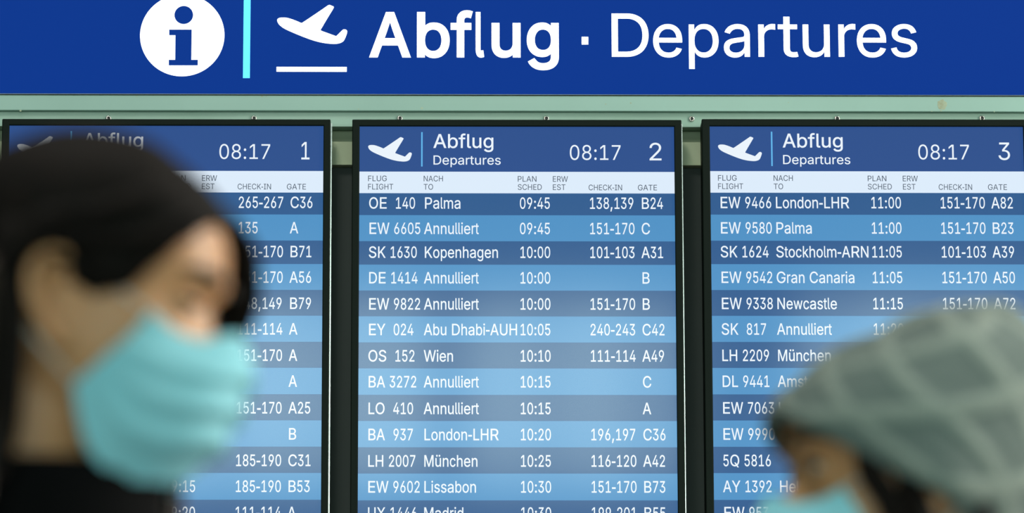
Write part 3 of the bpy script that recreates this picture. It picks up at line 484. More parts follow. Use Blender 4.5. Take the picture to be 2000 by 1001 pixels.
# stain on the beam
s0 = P(1840, 204, -.0145)
st = []
for i in range(28):
    a = i / 28 * 2 * math.pi
    r = .011 * (1 + .35 * noise.noise(Vector((math.cos(a) * 2, math.sin(a) * 2, 3))))
    st.append((s0.x + r * math.cos(a) * .95, s0.z + r * math.sin(a)))
plate('stain', st, -.0141, MATS['beam_stain'], board, .0002)
for (px, py, r) in ((1183, 203, .0012), (1232, 201, .0016), (700, 213, .0012), (267, 187.5, .0014), (512, 187.5, .0018), (520, 188, .001), (1215, 187.5, .0012),
                    (924, 187.5, .001), (1046, 190, .0008), (824, 211, .0022), (1838, 216, .0018), (1820, 217, .0014), (1942, 218, .0012), (1540, 200, .0009), (40, 216, .002)):
    c = P(px, py, -.0145)
    zz = min(c.z, z_sign0 - .0012 - r)
    plate('stain', [(c.x + r * math.cos(a * .7854) * 1.3, zz + r * math.sin(a * .7854)) for a in range(8)], -.0141, MATS['beam_stain'], board, .0002)

# bolts in the rail
for i, (px, py) in enumerate(((212, 231), (496, 231), (781, 231), (1067, 231.5), (1351, 232), (1635, 231.5), (1918, 231))):
    c = P(px, py, -.002)
    lab = ['first steel socket bolt from the left, over the left screen', 'steel socket bolt over the right part of the left screen',
           'steel socket bolt over the left part of the middle screen', 'steel socket bolt over the right part of the middle screen',
           'fully visible round steel socket bolt in the gap between middle and right screens',
           'steel socket bolt over the left part of the right screen', 'last steel socket bolt on the right, over the right screen'][i]
    b = empty('bolt', (c.x, 0, c.z), lab, 'bolt', 'socket bolts along the rail')
    bm = bmesh.new()
    rings = [(.0062, 0), (.0062, -.003), (.0052, -.0042), (.0036, -.0042), (.0030, -.0012), (0, -.0012)]
    N = 24
    prev = None
    for r, y in rings:
        cur = [bm.verts.new((c.x + r * math.cos(t * 2 * math.pi / N), y, c.z + r * math.sin(t * 2 * math.pi / N))) for t in range(N)] if r else [bm.verts.new((c.x, y, c.z))]
        if prev:
            for t in range(N):
                u = (t + 1) % N
                bm.faces.new((prev[t], prev[u], cur[u], cur[t]) if len(cur) > 1 else (prev[t], prev[u], cur[0]))
        prev = cur
    bm_obj('bolt_head', bm, MATS['bolt'], b, True)
    bm = bmesh.new()
    cc = [bm.verts.new((c.x + .0031 * math.cos(t * math.pi / 3), -.0016, c.z + .0031 * math.sin(t * math.pi / 3))) for t in range(6)]
    bm.faces.new(cc)
    r = bmesh.ops.extrude_face_region(bm, geom=list(bm.faces))
    bmesh.ops.translate(bm, vec=(0, -.0008, 0), verts=[v for v in r['geom'] if isinstance(v, bmesh.types.BMVert)])
    bm_obj('socket', bm, MATS['bolt_socket'], b)

# ------------------------------------------------------------------ the blue sign
SY = -.014                       # front of the sign panel
sign = empty('departures_sign', (0, SY + .02, z_sign0), 'long blue backlit sign lettered Abflug · Departures above the screens', 'sign')
box('sign_panel', XL, XR, SY, SY + .12, z_sign0 + .001, z_sign1, MATS['sign_blue'], sign)
frame('sign_frame', XL - .015, XR + .015, z_sign0 + .0002, z_sign1 + .03, XL, XR, z_sign0 + .0012, z_sign1, SY - .004, SY + .13, MATS['sign_frame'], sign, 0)


def wm(px, py, Y):               # metres per photo pixel at that place
    a, b = P(px, py, Y), P(px + 1, py, Y)
    c = P(px, py - 1, Y)
    return (b.x - a.x), (c.z - a.z)


def sign_text(s, px0, px1, base_py, cap_px, off, m, nm, Y=SY - .0005):
    a = P(px0, base_py, Y)
    mx, mz = wm((px0 + px1) / 2, base_py - cap_px / 2, Y)
    b = P(px1, base_py, Y)
    return lettering(s, a.x, a.z, Y, cap_px * mz, width=b.x - a.x, m=m, parent=sign, off=off, res=8, name=nm)


def letters(s, boxes, base_py, cap_px, off, m, parent, Y, name='letter'):
    """each letter its own piece, placed where the photograph has it"""
    for ch, (x0, x1) in zip(s, boxes):
        a, b = P(x0, base_py, Y), P(x1, base_py, Y)
        mz = wm((x0 + x1) / 2, base_py, Y)[1]
        lettering(ch, a.x, a.z, Y, cap_px * mz, width=b.x - a.x, m=m, parent=parent, off=off, res=8, name=name)


def zb2(*v):
    return [(250 + v[i] / 2.2222, 250 + v[i + 1] / 2.2222) for i in range(0, len(v), 2)]


def zd2(*v):
    return [(1100 + v[i] / 2.2222, 1100 + v[i + 1] / 2.2222) for i in range(0, len(v), 2)]


word = empty('lettering', (0, 0, 0))
word.parent = sign
word.location = (0, 0, 0)
word.name = 'german_word'
letters('Abflug', zb2(1046, 1228, 1254, 1396, 1400, 1497, 1509, 1546, 1578, 1704, 1731, 1870), 109.6, 84, .03, MATS['sign_white'], word, SY - .0005)
word = empty('english_word', (0, 0, 0))
word.parent = sign
letters('Departures', zd2(211, 371, 391, 517, 546, 675, 698, 811, 848, 922, 933, 1021, 1041, 1158, 1196, 1270, 1276, 1403, 1424, 1537), 110.5, 84, .004,
        MATS['sign_white'], word, SY - .0005)
pp = [P(x, y, SY) for x, y in ((1136, 72), (1149, 72), (1149, 87), (1136, 87))]
plate('dot', [(p.x, p.z) for p in pp], SY, MATS['sign_white'], sign)
pp = [P(x, y, SY) for x, y in ((475.5, -30), (490.5, -30), (488, 152.5), (474.5, 152.5))]
xa, xb = P(482.2, 60, SY).x - .0075, P(482.2, 60, SY).x + .0075
plate('divider_bar', [(xa, P(480, 152.5, SY).z), (xb, P(480, 152.5, SY).z), (xb, P(480, -22, SY).z), (xa, P(480, -22, SY).z)], SY, MATS['sign_cyan'], sign)
PLANE = [(647, 92), (648, 82), (658, 77), (672, 76), (692, 77), (725, 88), (750, 99), (754, 100), (758, 98), (800, 70), (862, 28), (868, 23), (876, 21), (884, 25), (892, 28), (894, 31), (891, 38),
         (865, 80), (838, 126), (835, 131), (840, 134), (870, 145), (898, 155), (903, 157), (906, 155), (918, 143), (929, 132), (934, 128), (942, 127), (950, 131), (952, 138), (948, 152), (940, 172),
         (932, 182), (918, 188), (900, 191), (878, 190), (850, 187), (810, 178), (760, 160), (700, 135), (672, 121), (655, 107)]


def plane_icon(name, x0, x1, y0, y1, Y, m, parent):
    """the taking-off aeroplane symbol fitted to the given photo box"""
    pts = []
    for u, v in chaikin(PLANE, 2):
        p = P(x0 + (u - 647) / (952 - 647) * (x1 - x0), y0 + (v - 21) / (191 - 21) * (y1 - y0), Y)
        pts.append((p.x, p.z))
    return plate(name, pts, Y, m, parent)


plane_icon('aeroplane_symbol', 541.2, 678.4, 9.5, 86, SY, MATS['sign_white'], sign)
a, b = P(540, 140, SY), P(677.3, 130.8, SY)
bm = bmesh.new()
bm_box(bm, a.x, b.x, SY - .0008, SY, a.z, b.z)
bm_obj('runway_line', bm, MATS['sign_white'], sign)
c = P(356, 69, SY)
r = 82.4 * wm(356, 69, SY)[0]
disc = plate('info_disc', [(c.x + r * math.cos(t * math.pi / 48), c.z + r * math.sin(t * math.pi / 48)) for t in range(96)], SY, MATS['sign_white'], sign)
c2 = P(359, 29.5, SY)
r2 = 18.2 * wm(356, 69, SY)[0]
plate('letter_i_dot', [(c2.x + r2 * math.cos(t * math.pi / 24), c2.z + r2 * math.sin(t * math.pi / 24)) for t in range(48)], SY - .0008, MATS['sign_blue'], disc)
ipts = [(179, 129), (277, 129), (275, 260), (303, 260), (303, 284), (177, 284), (177, 260), (205, 260), (206, 153), (179, 153)]
plate('letter_i_stem', [(lambda q: (q.x, q.z))(P(250 + u / 2.2222, v / 2.2222, SY)) for u, v in ipts], SY - .0008, MATS['sign_blue'], disc)

# ------------------------------------------------------------------ the three departure screens
FY, GY = -.075, -.068            # bezel front, picture surface
BND = [334.8, 376.8, 419.7, 470.4, 516.3, 566.7, 617.2, 668, 718.8, 770.3, 821.4, 872.6, 924, 976.2]
BASE = [407, 456.5, 503, 553, 604, 654, 705.4, 756, 808, 859, 910.6, 961.2, 1012.6]
CAP = 21.7
EMX = 25.9


def screen(label, dx, dy, xref, rows, num, rdx, num_box, outer):
    X0, X1 = P(outer[0], 240, FY).x, P(outer[1], 240, FY).x
    zt = P(xref, outer[2], FY).z
    x0, x1 = P(outer[3], 260, GY).x, P(outer[4], 260, GY).x
    z1 = P(xref, outer[5], GY).z
    z0 = z1 - 1.215
    zbt = z0 - .016
    root = empty('departure_screen', ((X0 + X1) / 2, GY + .02, zbt), label, 'screen', 'departure screens under the sign')
    frame('bezel', X0, X1, zbt, zt, x0, x1, z0, z1, FY, GY + .004, MATS['bezel'], root, .0022)
    box('housing', X0 + .001, X1 - .001, GY + .004, -.006, zbt + .001, zt - .001, MATS['bezel'], root)
    # bright metal strip down the right-hand side
    box('edge_strip', X1 - .0006, X1 + .0028, GY + .012, GY + .022, zbt, zt - .004, MATS['chrome_edge'], root)

    def Z(py):
        return P(xref, py + dy, GY).z

    def X(px, ref=350):
        return P(px + dx, ref, GY).x
    lcd = MATS
    zs = [Z(v) for v in BND]

    def band(nm, za, zb_, m):
        return box(nm, x0, x1, GY, GY + .004, za, zb_, m, root)

    T = GY - .0004
    mz = wm(1000, 300, GY)[1]
    h = band('header_panel', zs[0], z1, lcd['lcd_header'])
    # plane, divider, title, clock, number
    pl = []
    for u, v in chaikin(PLANE, 2):
        pxx = 719 + (u - 647) / 305 * 85.5
        pyy = 267.5 + (v - 21) / 170 * 47.8
        pl.append((X(pxx, 290), Z(pyy)))
    plate('aeroplane_symbol', pl, GY, lcd['lcd_text'], h, .0005)
    xa, xb = X(822.6, 290), X(825.4, 290)
    plate('divider_line', [(xa, Z(324.8)), (xb, Z(324.8)), (xb, Z(257.8)), (xa, Z(257.8))], GY, lcd['lcd_cyan'], h, .0005)
    lettering('Abflug', X(846.2), Z(288.4), T, 26.6 * mz, width=X(963.7) - X(846.2), m=lcd['lcd_text'], parent=h, off=.012, res=4, name='german_title')
    lettering('Departures', X(846.6), Z(321), T, 17.6 * mz, width=X(978) - X(846.6), m=lcd['lcd_text'], parent=h, off=.006, res=3, name='english_title')
    lettering('08:17', X(1113.2 + num_box[2]), Z(311.6), T, 29 * mz, width=X(1212.4) - X(1113.2), m=lcd['lcd_text'], parent=h, off=-.003, res=4, name='clock')
    lettering(num, X(num_box[0]), Z(312.3), T, 34 * mz, width=X(num_box[1]) - X(num_box[0]), m=lcd['lcd_text'], parent=h, off=0, res=4, name='screen_number')
    hh = band('column_header', zs[1], zs[0] - .0001, lcd['lcd_white'])
    for s, xx, yb, w in (('FLUG', 719, 353.6, 36.4), ('FLIGHT', 719, 369.8, 49), ('NACH', 827.5, 353.8, 37.6), ('TO', 827.5, 370, 18.4), ('PLAN', 1011.3, 354.2, 36.5),
                         ('SCHED', 1011.3, 370.2, 46.8), ('ERW', 1079.8, 354.3, 29.4), ('EST', 1079.8, 370.4, 24.6), ('CHECK-IN', 1149.6, 370.8, 65.2), ('GATE', 1245.8, 370.9, 37.2)):
        lettering(s, X(xx), Z(yb), T, 10.8 * mz, width=X(xx + w) - X(xx), m=lcd['lcd_grey'], parent=hh, off=.004, res=3, name='heading')
    emx = EMX * wm(1000, 600, GY)[0]
    C0 = [X(v + rdx, 400) for v in (719.6, 827.9, 1014.1, 1150.2, 1251.6)]
    C0[3] = X(1150.2 + rdx * .7, 400)
    C0[4] = X(1251.6 + rdx * .3, 400)
    for i in range(19):
        if i < 13:
            za, zb_ = zs[i + 1 + 1] if i + 2 < len(zs) else zs[-1] - .056, zs[i + 1]
        else:
            za, zb_ = zs[-1] - .056 * (i - 11), zs[-1] - .056 * (i - 12)
        za = max(za, z0)
        b = band('flight_row', za, zb_ - .0001, lcd['lcd_dark' if i % 2 == 0 else 'lcd_light'])
        if i < len(rows):
            for c, s in enumerate(rows[i]):
                if s:
                    lettering(s, C0[c], Z(BASE[i]), T, CAP * mz, em=emx, m=lcd['lcd_text'], parent=b, off=.010, res=2,
                              name=('flight_number', 'destination', 'time', 'check_in', 'gate')[c])
    return root


R1 = [('', '', '', '265-267', 'C36'), ('', '', '', '135', 'A'), ('', '', '', '151-170', 'B71'), ('', '', '', '151-170', 'A56'), ('', '', '', '148,149', 'B79'),
      ('', '', '', '111-114', 'A'), ('', '', '', '151-170', 'A'), ('', '', '', '', 'A'), ('', '', '', '151-170', 'A25'), ('', '', '', '', 'B'),
      ('', '', '', '185-190', 'C31'), ('', '', '09:15', '185-190', 'B53'), ('', '', '09:20', '111-114', 'A')]
R2 = [('OE  140', 'Palma', '09:45', '138,139', 'B24'), ('EW 6605', 'Annulliert', '09:45', '151-170', 'C'), ('SK 1630', 'Kopenhagen', '10:00', '101-103', 'A31'),
      ('DE 1414', 'Annulliert', '10:00', '', 'B'), ('EW 9822', 'Annulliert', '10:00', '151-170', 'B'), ('EY  024', 'Abu Dhabi-AUH', '10:05', '240-243', 'C42'),
      ('OS  152', 'Wien', '10:10', '111-114', 'A49'), ('BA 3272', 'Annulliert', '10:15', '', 'C'), ('LO  410', 'Annulliert', '10:15', '', 'A'),
      ('BA  937', 'London-LHR', '10:20', '196,197', 'C36'), ('LH 2007', 'München', '10:25', '116-120', 'A42'), ('EW 9602', 'Lissabon', '10:30', '151-170', 'B73'),
      ('UX 1446', 'Madrid', '10:30', '199-201', 'B55')]
R3 = [('EW 9466', 'London-LHR', '11:00', '151-170', 'A82'), ('EW 9580', 'Palma', '11:00', '151-170', 'B23'), ('SK 1624', 'Stockholm-ARN', '11:05', '101-103', 'A39'),
      ('EW 9542', 'Gran Canaria', '11:05', '151-170', 'A50'), ('EW 9338', 'Newcastle', '11:15', '151-170', 'A72'), ('SK  817', 'Annulliert', '11:20', '', ''),
      ('LH 2209', 'München', '', '', ''), ('DL 9441', 'Amsterdam', '', '', ''), ('EW 7063', 'Hamburg', '', '', ''), ('EW 9990', '', '', '', ''), ('5Q 5816', '', '', '', ''),
      ('AY 1392', 'Helsinki', '', '', ''), ('EW 9538', '', '', '', '')]
screen('left black-framed departures screen numbered 1, behind the dark-haired person', -685.3, -1.2, 560, R1, '1', -.5, (1273.5, 1289.5, 0), (4, 645.5, 232.5, 18.5, 632, 246))
screen('middle black-framed departures screen numbered 2, fully in view', 0, 0, 760, R2, '2', 0, (1269, 1292.4, 0), (688, 1331, 232.8, 702.5, 1316.5, 247))
screen('right black-framed departures screen numbered 3, behind the grey knitted hat', 683.4, -.9, 1440, R3, '3', 2.2, (1268, 1290.5, -2), (1370.5, 2011.5, 232, 1386, 1998, 247))

#PEOPLE ------------------------------------------------------------------ the two people in front of the screens
mat('skin', lin('#c9976b'), .5, sss=.25, var=(14, lin('#bd8a5f'), .35, .7))
mat('lip', lin('#a8625a'), .45)
mat('eye_white', lin('#d8d6d0'), .25)
mat('iris', lin('#5c6f78'), .2)
mat('pupil', (.004, .004, .004, 1), .2)
mat('hair_black', (.004, .003, .0022, 1), .75, spec=.12, var=(160, (.010, .006, .004, 1), .45, .8, (1, 1, .12)))
mat('hair_brown', (.016, .008, .004, 1), .5, spec=.35, var=(160, (.045, .02, .008, 1), .4, .8, (1, 1, .12)))
mat('brow_hair', (.018, .012, .008, 1), .7)
mat('coat_black', (.003, .003, .0033, 1), .95, spec=.1, bump=(300, .4))
mat('coat_grey', lin('#2b2d2f'), .9, bump=(300, .4))
mat('trouser', lin('#20242c'), .9, bump=(300, .3))
mat('shoe', lin('#1b1a19'), .5)
mat('sole', lin('#3a3835'), .8)
mat('strap_white', lin('#b9c2c0'), .7)


def mask_material(name, outer, inner):
    m = mat(name, outer, .75, sss=0, var=(7, inner, .3, .75))
    nt = m.node_tree
    b = nt.nodes['Principled BSDF']
    tr = nt.nodes.new('ShaderNodeBsdfTranslucent')
    tr.inputs[0].default_value = outer
    mx = nt.nodes.new('ShaderNodeMixShader')
    mx.inputs[0].default_value = .25
    out = nt.nodes['Material Output']
    nt.links.new(b.outputs[0], mx.inputs[1])
    nt.links.new(tr.outputs[0], mx.inputs[2])
    nt.links.new(mx.outputs[0], out.inputs[0])
    return m


mask_material('mask_blue', lin('#a6ecf6'), lin('#94e0ee'))


def knit_material():
    """grey wool; raised cable lattice (UV) is of a lighter yarn, stitches in relief"""
    m = mat('grey_knit', lin('#86938d'), .95)
    nt = m.node_tree
    b = nt.nodes['Principled BSDF']
    uv = nt.nodes.new('ShaderNodeUVMap')
    sep = nt.nodes.new('ShaderNodeSeparateXYZ')
    nt.links.new(uv.outputs[0], sep.inputs[0])

    def M(op, a, bb=None):
        n = nt.nodes.new('ShaderNodeMath')
        n.operation = op
        for i, v in enumerate((a, bb)):
            if v is None:
                continue
            if isinstance(v, (int, float)):
                n.inputs[i].default_value = v
            else:
                nt.links.new(v, n.inputs[i])
        return n.outputs[0]
    u, v = sep.outputs[0], sep.outputs[1]
    lines = []
    for s in (1, -1):
        t = M('ADD', M('MULTIPLY', u, 6.0), M('MULTIPLY', v, 2.9 * s))
        f = M('ABSOLUTE', M('SUBTRACT', M('FRACT', t), .5))
        lines.append(M('LESS_THAN', f, .10))
    lat = M('MAXIMUM', lines[0], lines[1])
    mix = nt.nodes.new('ShaderNodeMix')
    mix.data_type = 'RGBA'
    nt.links.new(lat, mix.inputs['Factor'])
    mix.inputs[6].default_value = lin('#6c7a75')
    mix.inputs[7].default_value = lin('#8d9990')
    nt.links.new(mix.outputs[2], b.inputs['Base Color'])
    w = nt.nodes.new('ShaderNodeTexWave')
    w.inputs['Scale'].default_value = 60
    w.inputs['Distortion'].default_value = 1.5
    bp = nt.nodes.new('ShaderNodeBump')
    bp.inputs['Strength'].default_value = .6
    bp.inputs['Distance'].default_value = .002
    nt.links.new(uv.outputs[0], w.inputs['Vector'])
    nt.links.new(w.outputs['Fac'], bp.inputs['Height'])
    nt.links.new(bp.outputs[0], b.inputs['Normal'])
    return m


knit_material()


def interp(tab, x):
    """smooth interpolation in a table [(x, a, b, ...)] sorted by x"""
    if x <= tab[0][0]:
        return tab[0][1:]
    for i in range(len(tab) - 1):
        if x <= tab[i + 1][0]:
            a, b = tab[i], tab[i + 1]
            p, q = tab[max(i - 1, 0)], tab[min(i + 2, len(tab) - 1)]
            t = (x - a[0]) / (b[0] - a[0])
            out = []
            for k in range(1, len(a)):
                m0 = (b[k] - p[k]) / max(b[0] - p[0], 1e-6) * (b[0] - a[0])
                m1 = (q[k] - a[k]) / max(q[0] - a[0], 1e-6) * (b[0] - a[0])
                t2, t3 = t * t, t * t * t
                out.append((2 * t3 - 3 * t2 + 1) * a[k] + (t3 - 2 * t2 + t) * m0 + (-2 * t3 + 3 * t2) * b[k] + (t3 - t2) * m1)
            return tuple(out)
    return tab[-1][1:]


# head in its own frame: x forward, y to the head's left, z up; z=0 at the eyes, ear canal at (0, .07, -.022)
HEAD = [(-.122, .030, .058, .016), (-.116, .008, .078, .028), (-.105, -.008, .086, .040), (-.090, -.030, .086, .050), (-.072, -.055, .085, .058), (-.050, -.078, .083, .066),
        (-.025, -.092, .080, .071), (0, -.100, .079, .074), (.022, -.104, .085, .076), (.045, -.103, .085, .077), (.068, -.094, .076, .073),
        (.088, -.077, .059, .063), (.104, -.052, .035, .046), (.113, -.028, .020, .028), (.1165, -.008, .0, .010)]    # z, back x, front x, half width


def gauss(dx, dy, dz, sx, sy, sz):
    return math.exp(-(dx * dx / sx / sx + dy * dy / sy / sy + dz * dz / sz / sz))


def head_point(th, z, off=0.0, smooth_face=False):
    xb, xf, hw = interp(HEAD, z)
    cx, rx = (xb + xf) / 2, (xf - xb) / 2
    c, s = math.cos(th), math.sin(th)
    e = .86 if c > 0 else .95
    X = cx + rx * math.copysign(abs(c) ** e, c)
    Y = hw * math.copysign(abs(s) ** .88, s)
    if not smooth_face:
        ay = abs(Y)
        if c > 0:
            X -= .0095 * gauss(0, ay - .031, z + .001, 1, .016, .013)            # eye sockets
            X += .006 * gauss(0, ay - .026, z - .020, 1, .022, .008)            # brow ridge
            X += .022 * gauss(0, Y, z + .040, 1, .0125, .013) + .010 * gauss(0, Y, z + .022, 1, .009, .018)   # nose
            X += .006 * gauss(0, ay - .045, z + .032, 1, .016, .014)            # cheekbone
            X += .006 * gauss(0, Y, z + .072, 1, .022, .009)                    # lips
            X -= .005 * gauss(0, Y, z + .088, 1, .03, .006)
            X += .006 * gauss(0, Y, z + .108, 1, .02, .012)                     # chin
    v = Vector((X, Y, z))
    if off:
        d = Vector((X - (cx - .005), Y, (z - .01) * .9 if z > .01 else 0))
        v += d.normalized() * off
    return v


def grid(bm, rows, close=True):
    vv = [[bm.verts.new(p) for p in r] for r in rows]
    n = len(rows[0])
    for a, b in zip(vv, vv[1:]):
        for i in range(n if close else n - 1):
            j = (i + 1) % n
            bm.faces.new((a[i], a[j], b[j], b[i]))
    return vv


def head_bm(bm):
    rows = []
    nz, nt = 84, 88
    for k in range(nz + 1):
        z = -.122 + (.2385) * k / nz
        rows.append([head_point(2 * math.pi * i / nt, z) for i in range(nt)])
    vv = grid(bm, rows)
    bm.faces.new(list(reversed(vv[0])))
    bm.faces.new(vv[-1])


def tube(bm, path, radii, n=10, flat=1.0, cap=True, up=Vector((0, 0, 1))):
    """tapering tube along path; flat squashes it across"""
    rows = []
    prev = None
    for i, p in enumerate(path):
        p = Vector(p)
        t = (Vector(path[min(i + 1, len(path) - 1)]) - Vector(path[max(i - 1, 0)])).normalized()
        if prev is None:
            a = t.cross(up)
            if a.length < .1:
                a = t.cross(Vector((1, 0, 0)))
            a.normalize()
        else:
            a = (prev - t * prev.dot(t)).normalized()
        prev = a
        b = t.cross(a)
        r = radii[i]
        ra, rb = (r if not isinstance(r, tuple) else r[0]), (r * flat if not isinstance(r, tuple) else r[1])
        rows.append([p + a * (ra * math.cos(k * 2 * math.pi / n)) + b * (rb * math.sin(k * 2 * math.pi / n)) for k in range(n)])
    vv = grid(bm, rows)
    if cap:
        bm.faces.new(list(reversed(vv[0])))
        bm.faces.new(vv[-1])


def spline(pts, n):
    """Catmull-Rom through pts"""
    pts = [Vector(p) for p in pts]
    out = []
    m = len(pts) - 1
    for k in range(n + 1):
        u = k / n * m
        i = min(int(u), m - 1)
        t = u - i
        p0, p1, p2, p3 = pts[max(i - 1, 0)], pts[i], pts[i + 1], pts[min(i + 2, m)]
        out.append(.5 * ((2 * p1) + (p2 - p0) * t + (2 * p0 - 5 * p1 + 4 * p2 - p3) * t * t + (3 * p1 - p0 - 3 * p2 + p3) * t ** 3))
    return out


def ellipsoid(bm, c, r, rot=None, seg=20):
    g = bmesh.ops.create_uvsphere(bm, u_segments=seg, v_segments=seg // 2 + 2, radius=1)
    M = Matrix.Translation(Vector(c)) @ (rot or Matrix.Identity(4)) @ Matrix.Diagonal((r[0], r[1], r[2], 1))
    bmesh.ops.transform(bm, matrix=M, verts=g['verts'])


def ear_bm(bm, s, fl=.60):
    """shell of the ear: disc, outer rim, inner fold and lobe; attached in front, standing off behind"""
    def E(u, v, w=0):          # u backwards, v up, w outwards from the head
        return Vector((.006 - u, s * (.071 + w + u * fl), -.022 + v))
    rim = spline([E(-.002, .006, .003), E(-.002, .026, .003), (E(.008, .037, .004)), E(.022, .034, .005), E(.029, .018, .004), E(.026, -.002, .003), E(.017, -.017, .002), E(.008, -.027, .001)], 28)
    tube(bm, rim, [.0040] * 29, 8)
    inner = spline([E(.004, .024, .002), E(.013, .021, .004), E(.019, .010, .004), E(.018, -.005, .003), E(.010, -.014, .003)], 16)
    tube(bm, inner, [.0030] * 17, 8)
    R = Matrix.Rotation(-s * math.atan(fl), 4, 'Z') if s > 0 else Matrix.Rotation(math.atan(fl), 4, 'Z')
    ellipsoid(bm, E(.014, .006, -.006), (.0165, .003, .030), R)
    ellipsoid(bm, E(.006, -.026, .0), (.0085, .0045, .0095), R)
    ellipsoid(bm, E(-.004, -.002, .001), (.004, .004, .007))                    # tragus
    ellipsoid(bm, E(.004, .006, -.013), (.012, .010, .026))                     # root


def loft_body(bm, sec, n=36, p=.85):
    """sections (z, centre x, half depth, half width) of trunk-like shapes"""
    rows = []
    for z, cx, rx, ry in sec:
        rows.append([Vector((cx + rx * math.copysign(abs(math.cos(t)) ** p, math.cos(t)), ry * math.copysign(abs(math.sin(t)) ** p, math.sin(t)), z)) for t in [2 * math.pi * i / n for i in range(n)]])
    vv = grid(bm, rows)
    bm.faces.new(list(reversed(vv[0])))
    bm.faces.new(vv[-1])


def hand_bm(bm, w, s):
    """relaxed hand hanging from the wrist w; s=+1 left, -1 right; palm faces the thigh"""
    w = Vector(w)
    palm = spline([w + Vector((0, 0, .02)), w + Vector((.002, 0, -.02)), w + Vector((.006, 0, -.055)), w + Vector((.010, 0, -.088))], 8)
    tube(bm, palm, [(.022, .018), (.024, .018), (.028, .016), (.033, .015), (.037, .014), (.039, .0135), (.040, .013), (.040, .012), (.036, .010)], 16, up=Vector((0, s, 0)))
    for k, (dx, L) in enumerate(((.030, .068), (.011, .078), (-.008, .072), (-.026, .056))):
        a = w + Vector((.010 + dx, 0, -.082))
        c = Vector((0, -s, 0))
        p = [a + Vector((0, 0, .02)), a, a + Vector((dx * .08, 0, -L * .42)) + c * .004, a + Vector((dx * .1, 0, -L * .74)) + c * .013, a + Vector((dx * .1, 0, -L * .97)) + c * .027]
        tube(bm, spline(p, 12), [.0092 - .00022 * i for i in range(13)], 10)
    t0 = w + Vector((.022, 0, -.022))
    tube(bm, spline([t0 - Vector((.012, 0, -.01)), t0 + Vector((.010, -s * .004, -.018)), t0 + Vector((.026, -s * .010, -.045)), t0 + Vector((.030, -s * .014, -.072))], 10),
         [.0135 - .0004 * i for i in range(11)], 10)


def remeshed(name, bm, voxel, m, parent, smooth_it=4):
    me = bpy.data.meshes.new('raw')
    bm.to_mesh(me)
    bm.free()
    t = bpy.data.objects.new('raw', me)
    COL.objects.link(t)
    r = t.modifiers.new('r', 'REMESH')
    r.mode = 'VOXEL'
    r.voxel_size = voxel
    sm = t.modifiers.new('s', 'SMOOTH')
    sm.iterations = smooth_it
    sm.factor = .5
    dg = bpy.context.evaluated_depsgraph_get()
    out = bpy.data.meshes.new_from_object(t.evaluated_get(dg))
    out.name = name
    bpy.data.objects.remove(t)
    bpy.data.meshes.remove(me)
    return link(name, out, m, parent, True)


def solid_shell(name, rows, close, m, parent, thick, uv=False, keep=None):
    bm = bmesh.new()
    lay = bm.loops.layers.uv.new('UVMap') if uv else None
    vv = [[bm.verts.new(p) for p in r] for r in rows]
    n, R = len(rows[0]), len(rows)
    for j in range(R - 1):
        for i in range(n if close else n - 1):
            k = (i + 1) % n
            if keep and not keep(i, j):
                continue
            f = bm.faces.new((vv[j][i], vv[j][k], vv[j + 1][k], vv[j + 1][i]))
            if uv:
                for l, (a, b) in zip(f.loops, ((i, j), (i + 1, j), (i + 1, j + 1), (i, j + 1))):
                    l[lay].uv = (a / n, b / (R - 1))
    for v in [v for v in bm.verts if not v.link_faces]:
        bm.verts.remove(v)
    bmesh.ops.recalc_face_normals(bm, faces=bm.faces)
    o = bm_obj(name, bm, m, parent, True, local=True)
    sd = o.modifiers.new('thickness', 'SOLIDIFY')
    sd.thickness = thick
    sd.offset = 0
    return o


